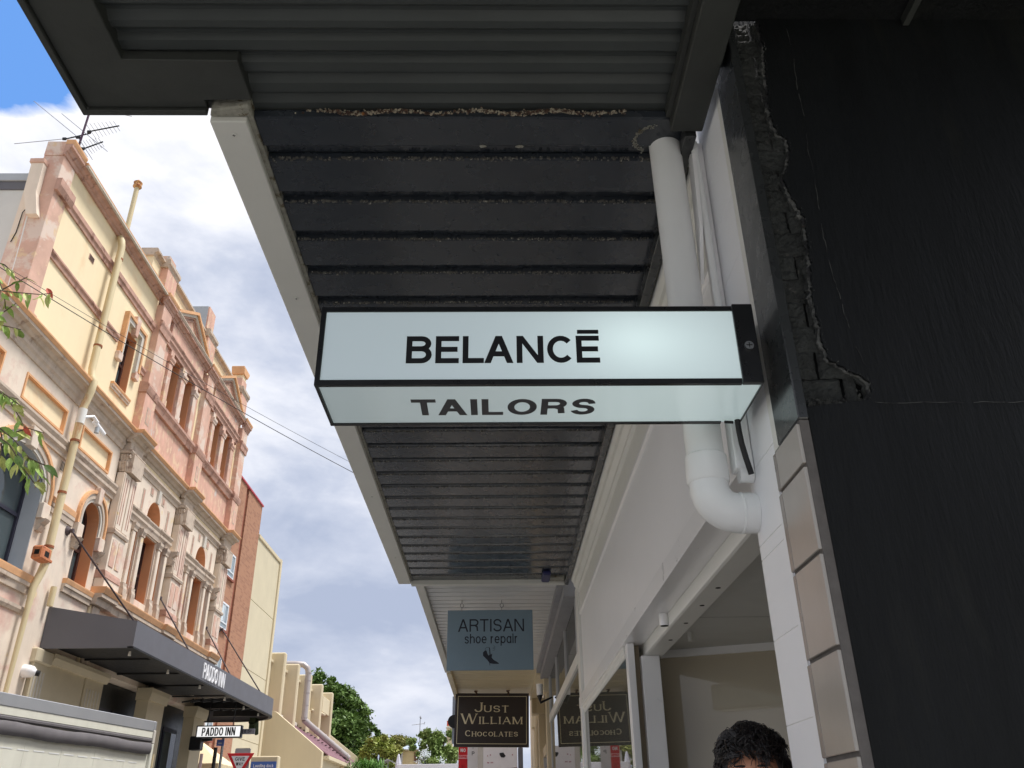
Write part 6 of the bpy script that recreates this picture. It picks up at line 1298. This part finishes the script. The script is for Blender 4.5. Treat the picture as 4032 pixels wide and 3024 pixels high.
# ================================================================ vegetation
def leafmat(name, a, b, c=None):
    m = mat(name, a, rough=.55, var=.35, scale=.7, col2=b, mask=(.42, .62), mscale=.45, col3=c or b, mask3=(.62, .72), m3scale=2.0, spec=.3)
    p = m.node_tree.nodes['Principled BSDF']; p.inputs['Transmission Weight'].default_value = 0
    p.inputs['Subsurface Weight'].default_value = 0
    return m
L_dk = leafmat('dark_green_leaves', (.10, .17, .04), (.15, .24, .06), (.20, .28, .07)); L_yl = leafmat('yellow_green_leaves', (.28, .33, .07), (.36, .37, .10), (.32, .27, .12))
L_md = leafmat('mid_green_leaves', (.18, .26, .07), (.26, .33, .10), (.33, .35, .12)); L_br = leafmat('bright_strap_leaves', (.11, .24, .05), (.17, .33, .08))
m_bark = mat('grey_bark', (.13, .10, .075), rough=.95, var=.3, scale=8, bump=.5)
def crown(parent, clumps, n, size, m, r, name='crown'):
    mb = MB(); V = mb.v; Fc = mb.f; tot = sum(c[3]**2 for c in clumps)
    for (cx, cy, cz, cr) in clumps:
        k = int(n*cr**2/tot)
        subs = []
        for _ in range(max(6, int(cr*9))):
            d = Vector((r.gauss(0, 1), r.gauss(0, 1), r.gauss(0, 1))).normalized(); rad = cr*(.55+.45*r.random()); subs.append((cx+d.x*rad, cy+d.y*rad, cz+d.z*rad*.85, cr*r.uniform(.16, .34)))
        for _ in range(k):
            sx, sy, sz, sr = r.choice(subs); d = Vector((r.gauss(0, 1), r.gauss(0, 1), r.gauss(0, .8)))
            p = Vector((sx, sy, sz))+d*sr*.55; s = size*r.uniform(.6, 1.4)
            a = Vector((r.gauss(0, 1), r.gauss(0, 1), r.gauss(0, .6)-.3)).normalized(); b = a.cross(Vector((r.gauss(0, 1), r.gauss(0, 1), r.gauss(0, 1)+1.5))).normalized()
            o = len(V); V += [tuple(p-a*s), tuple(p+b*s*.45+a*s*.1), tuple(p+a*s), tuple(p-b*s*.45+a*s*.1)]; Fc.append((o, o+1, o+2, o+3))
    me = bpy.data.meshes.new(name); L0 = WL[parent]; me.from_pydata([(x-L0.x, y-L0.y, z-L0.z) for x, y, z in V], [], Fc); me.materials.append(m)
    o = bpy.data.objects.new(name, me); C.objects.link(o); o.parent = parent; WL[o] = L0; return o
def tree(label, base, top, clumps, n, size, m, seed, group=None, name='tree'):
    r = random.Random(seed); t = thing(name, label, 'tree', base, group); B = Vector(base); T = Vector(top)
    mb = MB(); mb.tube([B, B.lerp(T, .35)+Vector((.2, .1, 0)), B.lerp(T, .7), T], [.30, .24, .16, .06], 8).build('trunk', m_bark, t, smooth=True)
    lb = MB()
    for c in clumps: 
        s = B.lerp(T, r.uniform(.3, .7)); e = Vector(c[:3]); lb.tube([s, s.lerp(e, .5)+Vector((0, 0, -.2)), e], [.12, .07, .02], 6)
    lb.build('limbs', m_bark, t, smooth=True); crown(t, clumps, n, size, m, r); return t
S6 = lambda x, z, y, y0=60.0: (x*y/y0, y, 1.5+(z-1.5)*y/y0)
cl = [(*S6(-12.6, 9.3, 60), 1.7), (*S6(-11.7, 9.9, 59), 1.25), (*S6(-10.6, 9.2, 60), 1.15), (*S6(-10.0, 8.4, 59), 1.3), (*S6(-9.35, 7.9, 60), 1.15), (*S6(-10.9, 7.5, 58), 1.5), (*S6(-9.0, 7.0, 60), 1.2), (*S6(-10.0, 6.4, 58), 1.5), (*S6(-8.2, 7.0, 61), .7), (*S6(-11.4, 5.4, 58), 1.8), (*S6(-8.7, 5.8, 60), 1.2)]
tree('tall dark green fig tree rising behind the tan hall', (-10.6, 59.5, 3.0), (-11.0, 59.5, 9.5), cl, 30000, .16, L_dk, 11, 'trees at the end of the street')
S7 = lambda x, z, y: S6(x, z, y, 70.0)
cl = [(*S7(-9.2, 6.9, 52), .95), (*S7(-8.5, 7.4, 53), .55), (*S7(-8.9, 6.4, 52), .8), (*S7(-9.6, 6.3, 52), .7)]
tree('yellow green tree at the foot of the tall fig', (-6.6, 52.5, 2.6), (-6.6, 52.5, 5.6), cl, 12000, .09, L_yl, 12, 'trees at the end of the street')
cl = [(*S7(-7.9, 7.1, 56), .75), (*S7(-7.4, 6.8, 56), .8), (*S7(-7.9, 6.4, 55), .75), (*S7(-7.2, 7.2, 57), .5), (*S7(-6.7, 7.0, 57), .7)]
tree('olive and russet tree left of the small cream house', (-6.1, 56.5, 2.9), (-6.1, 56.5, 6.1), cl, 14000, .09, leafmat('russet_olive_leaves', (.24, .25, .07), (.33, .30, .10), (.34, .23, .12)), 13, 'trees at the end of the street')
cl = [(*S7(-6.0, 7.2, 53), .75), (*S7(-5.3, 7.4, 52), .7), (*S7(-4.6, 7.7, 52), .75), (*S7(-4.0, 7.5, 52), .7), (*S7(-5.2, 6.8, 51), .7), (*S7(-4.4, 6.7, 51), .9), (*S7(-4.9, 6.0, 50.5), .8), (*S7(-3.9, 6.2, 51), .8), (*S7(-5.6, 6.7, 52.6), .5), (*S7(-3.5, 6.9, 52), .7)]
tree('bushy mid green tree right of the small cream house', (-3.4, 51.5, 2.5), (-3.4, 51.5, 6.2), cl, 30000, .085, L_md, 14, 'trees at the end of the street')
r = random.Random(15)
t = thing('flowering_shrub', 'white flowering climber over the right side of the small house', 'shrub', (-4.2, 50, 2.4))
mb = MB()
for k in range(420):
    c = r.choice([S7(-5.65, 6.4, 50), S7(-5.75, 6.1, 50), S7(-5.5, 6.6, 50), S7(-5.75, 5.8, 50), S7(-5.35, 6.4, 50), S7(-4.35, 6.0, 50), S7(-4.2, 5.8, 50)]); p = Vector(c)+Vector((r.gauss(0, .10), r.gauss(0, .1), r.gauss(0, .13))); s = r.uniform(.018, .045)
    mb.add([tuple(p+Vector((-s, 0, 0))), tuple(p+Vector((0, -s*.3, s))), tuple(p+Vector((s, 0, 0))), tuple(p+Vector((0, -s*.3, -s))), tuple(p+Vector((0, -s, 0)))], [(0, 1, 4), (1, 2, 4), (2, 3, 4), (3, 0, 4)])
mb.build('blossom', mat('white_blossom', srgb(225, 232, 236), rough=.7), t, kind='stuff')
crown(t, [(*S7(-5.6, 6.1, 50.2), .35), (*S7(-5.0, 5.8, 50.2), .5)], 1500, .06, L_md, r, 'foliage')
# strap-leaved bush
t = thing('strap_leaf_bush', 'bright green spiky strap leaved bush in front of the yellow green tree', 'bush', (-6.25, 42, 1.7))
mb = MB(); r = random.Random(21); c0 = Vector((-5.90, 42, 4.15))
for k in range(1500):
    b = c0+Vector((r.gauss(0, .36), r.gauss(0, .3), -abs(r.gauss(.1, .35)))); d = Vector((r.gauss(0, .75), r.gauss(0, .75), abs(r.gauss(.75, .4)))).normalized(); L_ = r.uniform(.28, .52); w = r.uniform(.010, .02)
    sd2 = d.cross(Vector((0, 0, 1))); sd2 = (sd2.normalized() if sd2.length > .01 else Vector((1, 0, 0)))*w; pr = None
    pts = [b+d*L_*f+Vector((0, 0, -.30*L_*f*f)) for f in (0, .4, .75, 1)]
    o = len(mb.v); mb.v += [tuple(pts[0]-sd2), tuple(pts[0]+sd2), tuple(pts[1]-sd2), tuple(pts[1]+sd2), tuple(pts[2]-sd2*.8), tuple(pts[2]+sd2*.8), tuple(pts[3])]
    mb.f += [(o, o+1, o+3, o+2), (o+2, o+3, o+5, o+4), (o+4, o+5, o+6)]
mb.build('leaves', L_br, t, kind='stuff'); MB().tube([(-5.9, 42, 1.7), (-5.9, 42, 4.1)], [.2, .12], 8).build('stem', m_bark, t)
crown(t, [(-5.9, 42.2, 3.9, .55)], 1200, .07, L_dk, r, 'inner_foliage')
# ================================================================ small far things
hy = 55/70
def hh(x, z, y=55): return (x*y/70, 1.5+(z-1.5)*y/70)
t = thing('small_house', 'small cream weatherboard house with pale blue roof and brown shutter among trees', 'house', (-5.2, 55, 2.8))
xl, ze = hh(-7.25, 6.86); xr, _ = hh(-5.3, 0)
BX('wall', mat('cream_boards', srgb(238, 214, 166), rough=.7, var=.05, scale=4), t, xl, xr, 55, 59, 2.5, ze); BX('corner_board', m_wh, t, xl-.05, xl+.05, 54.95, 55.05, 2.5, ze, bev=.01)
zr = hh(0, 7.42)[1]
MB().loft([[(xl-.1, 54.85, ze), (xr+.1, 54.85, ze), (xr+.1, 54.85, ze+.05), (xl-.1, 54.85, ze+.05)], [(xl+.42, 56.6, zr), (xr-.1, 56.6, zr), (xr-.1, 56.6, zr+.05), (xl+.42, 56.6, zr+.05)]]).build('roof', mat('pale_blue_roof', srgb(176, 188, 206), rough=.45, var=.04), t)
BX('gutter', m_wh, t, xl-.12, xr+.1, 54.78, 54.86, ze-.03, ze+.05, bev=.01)
xs0, zt = hh(-6.31, 6.69); xs1, _ = hh(-6.02, 0); zb = hh(0, 6.08)[1]
BX('shutter', mat('brown_shutter', srgb(120, 78, 66), rough=.7), t, xs0, xs1, 54.94, 54.99, zb, zt); BX('downpipe', m_wh, t, xs1+.02, xs1+.10, 54.9, 54.99, 2.5, ze); BX('window_trim', m_wh, t, xs0-.03, xs1+.02, 54.95, 54.985, zb-.04, zb-.001)
t = thing('folded_umbrella', 'folded white market umbrella left of the small cream house', 'umbrella', (-5.35, 50, 2.4))
ux, uz = hh(-7.48, 6.58, 50); mb = MB(); rings = []
for i, (z, rr_) in enumerate(((uz, .02), (uz-.08, .055), (uz-.2, .075), (uz-.45, .12), (uz-.8, .155), (uz-1.15, .13), (uz-1.2, .02))):
    rings.append([(ux+rr_*(1+.22*(j % 2))*math.cos(j*PI/8), 50+rr_*(1+.22*(j % 2))*math.sin(j*PI/8), z) for j in range(16)])
mb.loft(rings).build('cloth', mat('white_canvas', srgb(214, 214, 224), rough=.85, var=.08, scale=8), t); MB().tube([(ux, 50, 2.4), (ux, 50, uz-.1)], .03, 8).build('pole', m_metal, t)
t = thing('garden_shelter', 'little grey gabled garden shelter beside the strap leaf bush', 'shelter', (-5.9, 50, 2.4))
(ax, az), (lx, lz), (rx, rz) = hh(-8.26, 6.24, 50), hh(-8.72, 6.05, 50), hh(-7.78, 6.00, 50)
MB().prism([(lx, lz-.05), (ax, az-.05), (rx, rz-.05), (rx, rz), (ax, az), (lx, lz)], 49.8, 51, lambda u, v, w: (u, w, v)).build('roof', m_tal, t)
for x in (ax, lx+.05): MB().tube([(x, 50, 2.3), (x, 50, az-.05)], .025, 6).build('post', m_gr, t)
t = thing('far_aerial', 'distant TV aerial mast above the green trees', 'aerial', (-5.1, 60, 3))
qx, qz = hh(-5.96, 9.25, 60); MB().tube([(qx, 60, 4), (qx, 60, qz)], .025, 6).build('mast', m_al, t)
MB().tube([(*hh(-6.58, 0, 60)[:1], 60, hh(0, 8.60, 60)[1]), (hh(-5.62, 0, 60)[0], 60, hh(0, 8.70, 60)[1])], .015, 5).tube([(hh(-5.98, 0, 60)[0], 60, hh(0, 9.2, 60)[1]), (hh(-5.88, 0, 60)[0], 60, hh(0, 9.05, 60)[1])], .05, 5).tube([(hh(-5.66, 0, 60)[0], 60, hh(0, 8.64, 60)[1]), (hh(-5.60, 0, 60)[0], 60, hh(0, 8.82, 60)[1])], .02, 5).build('boom', m_al, t)
t = thing('chimney', 'cream chimney with two red clay pots above the green tree', 'chimney', (-3.3, 60, 3))
cx0, cz0 = hh(-3.92, 8.52, 60); cx1, _ = hh(-3.45, 0, 60)
BX('stack', m_tan, t, cx0, cx1, 60, 60.6, 3.2, cz0); BX('stack_cap', m_sil, t, cx0-.05, cx1+.05, 59.95, 60.65, cz0-.16, cz0-.06, bev=.01)
for x in (cx0+.07, cx0+.30): MB().tube([(x, 60.3, cz0), (x, 60.3, cz0+.26), (x, 60.3, cz0+.33)], [.09, .075, .10], 10).build('chimney_pot', mat('clay_pot', srgb(200, 80, 58), rough=.8), t, smooth=True)
tag(BX('garden_wall', m_wh, None, -5.3, -1.2, 49.0, 49.2, 2.2, 4.55, bev=.01), 'low white garden wall in front of the bushy green tree', 'wall')
# ================================================================ street tree at the left, real leaves on twigs
t = thing('street_tree', 'street tree whose drooping green and russet leafed twigs enter at the left edge', 'tree', (-4.9, 3.4, 0))
MB().tube([(-4.9, 3.4, -.1), (-4.85, 3.4, 1.2), (-4.7, 3.35, 2.6), (-4.5, 3.3, 4.2), (-4.2, 3.3, 5.6)], [.17, .14, .11, .08, .03], 10).build('trunk', m_bark, t, smooth=True)
m_tw2 = mat('thin_twig', (.10, .075, .05), rough=.9)
LM = [mat('leaf_green', (.30, .44, .10), rough=.7, var=.3, scale=14), mat('leaf_dark_green', (.17, .28, .07), rough=.5, var=.3, scale=14), mat('leaf_olive', (.46, .48, .14), rough=.5, var=.3, scale=14), mat('leaf_russet', (.44, .20, .08), rough=.55, var=.3, scale=14), mat('leaf_orange_red', (.60, .10, .05), rough=.5, var=.2, scale=14)]
lm = []
for m in LM:
    bm_ = MB(); prof = [(0, 0), (.12, .10), (.32, .19), (.55, .20), (.78, .12), (1, 0)]
    for x, w in prof: bm_.v += [(x, -w, abs(w)*.35-.25*x*x), (x, 0, -.25*x*x), (x, w, abs(w)*.35-.25*x*x)]
    for i in range(len(prof)-1):
        o = i*3; bm_.f += [(o, o+1, o+4, o+3), (o+1, o+2, o+5, o+4)]
    me = bpy.data.meshes.new('leaf'); me.from_pydata([(x, y, z) for x, y, z in bm_.v], [], bm_.f); me.materials.append(m); lm.append(me)
r = random.Random(33); k1 = 1.0
def dsp(px, py, Y):     # twig control points were read off the photograph at these world distances
    return None
TW = TWIGS
for path_, nl in TW:
    P = [Vector(p) for p in path_]; MB().tube([Vector((-4.6, 3.3, 4.0))]+P if path_ is TW[0][0] else P, [.010]+[.003-.002*i/len(P) for i in range(len(P))] if path_ is TW[0][0] else [.003-.002*i/len(P) for i in range(len(P))], 5).build('twig', m_tw2, t)
    for k in range(nl):
        f = (k+.5)/nl*(len(P)-1); i = min(int(f), len(P)-2); p = P[i].lerp(P[i+1], f-i); ax_ = (P[i+1]-P[i]).normalized()
        s = 1 if k % 2 else -1
        d = (ax_*.55+Vector((r.gauss(0, .25), r.gauss(0, .35), -.55+r.gauss(0, .35)))+Vector((s*.35, 0, 0))).normalized()
        L_ = r.uniform(.040, .066); c = r.choices(range(5), weights=(5, 2, 4.5, .7, .12))[0]
        o = bpy.data.objects.new('leaf', lm[c]); C.objects.link(o); o.parent = t
        up_ = Vector((r.gauss(0, .6), r.gauss(-.6, .5), r.gauss(.5, .5))); zx = d; zy = up_.cross(zx).normalized(); zz_ = zx.cross(zy)
        Mx = Matrix((zx, zy, zz_)).transposed().to_4x4(); o.matrix_local = Matrix.Translation(p-WL[t]) @ Mx @ Matrix.Diagonal((L_, L_, L_, 1))
o = bpy.data.objects.new('leaf', lm[4]); C.objects.link(o); o.parent = t; o['label'] = 'bright orange red leaf'
o.matrix_local = Matrix.Translation(Vector(REDLEAF)-WL[t]) @ Matrix.Rotation(.9, 4, 'Y') @ Matrix.Rotation(1.2, 4, 'X') @ Matrix.Diagonal((.05, .05, .05, 1))
r = random.Random(44)
crown(t, [(-4.9, 3.2, 5.6, 1.1), (-5.3, 3.9, 4.9, .9), (-4.6, 2.2, 5.4, .9), (-5.5, 2.6, 5.6, .8)], 7000, .05, L_md, r)
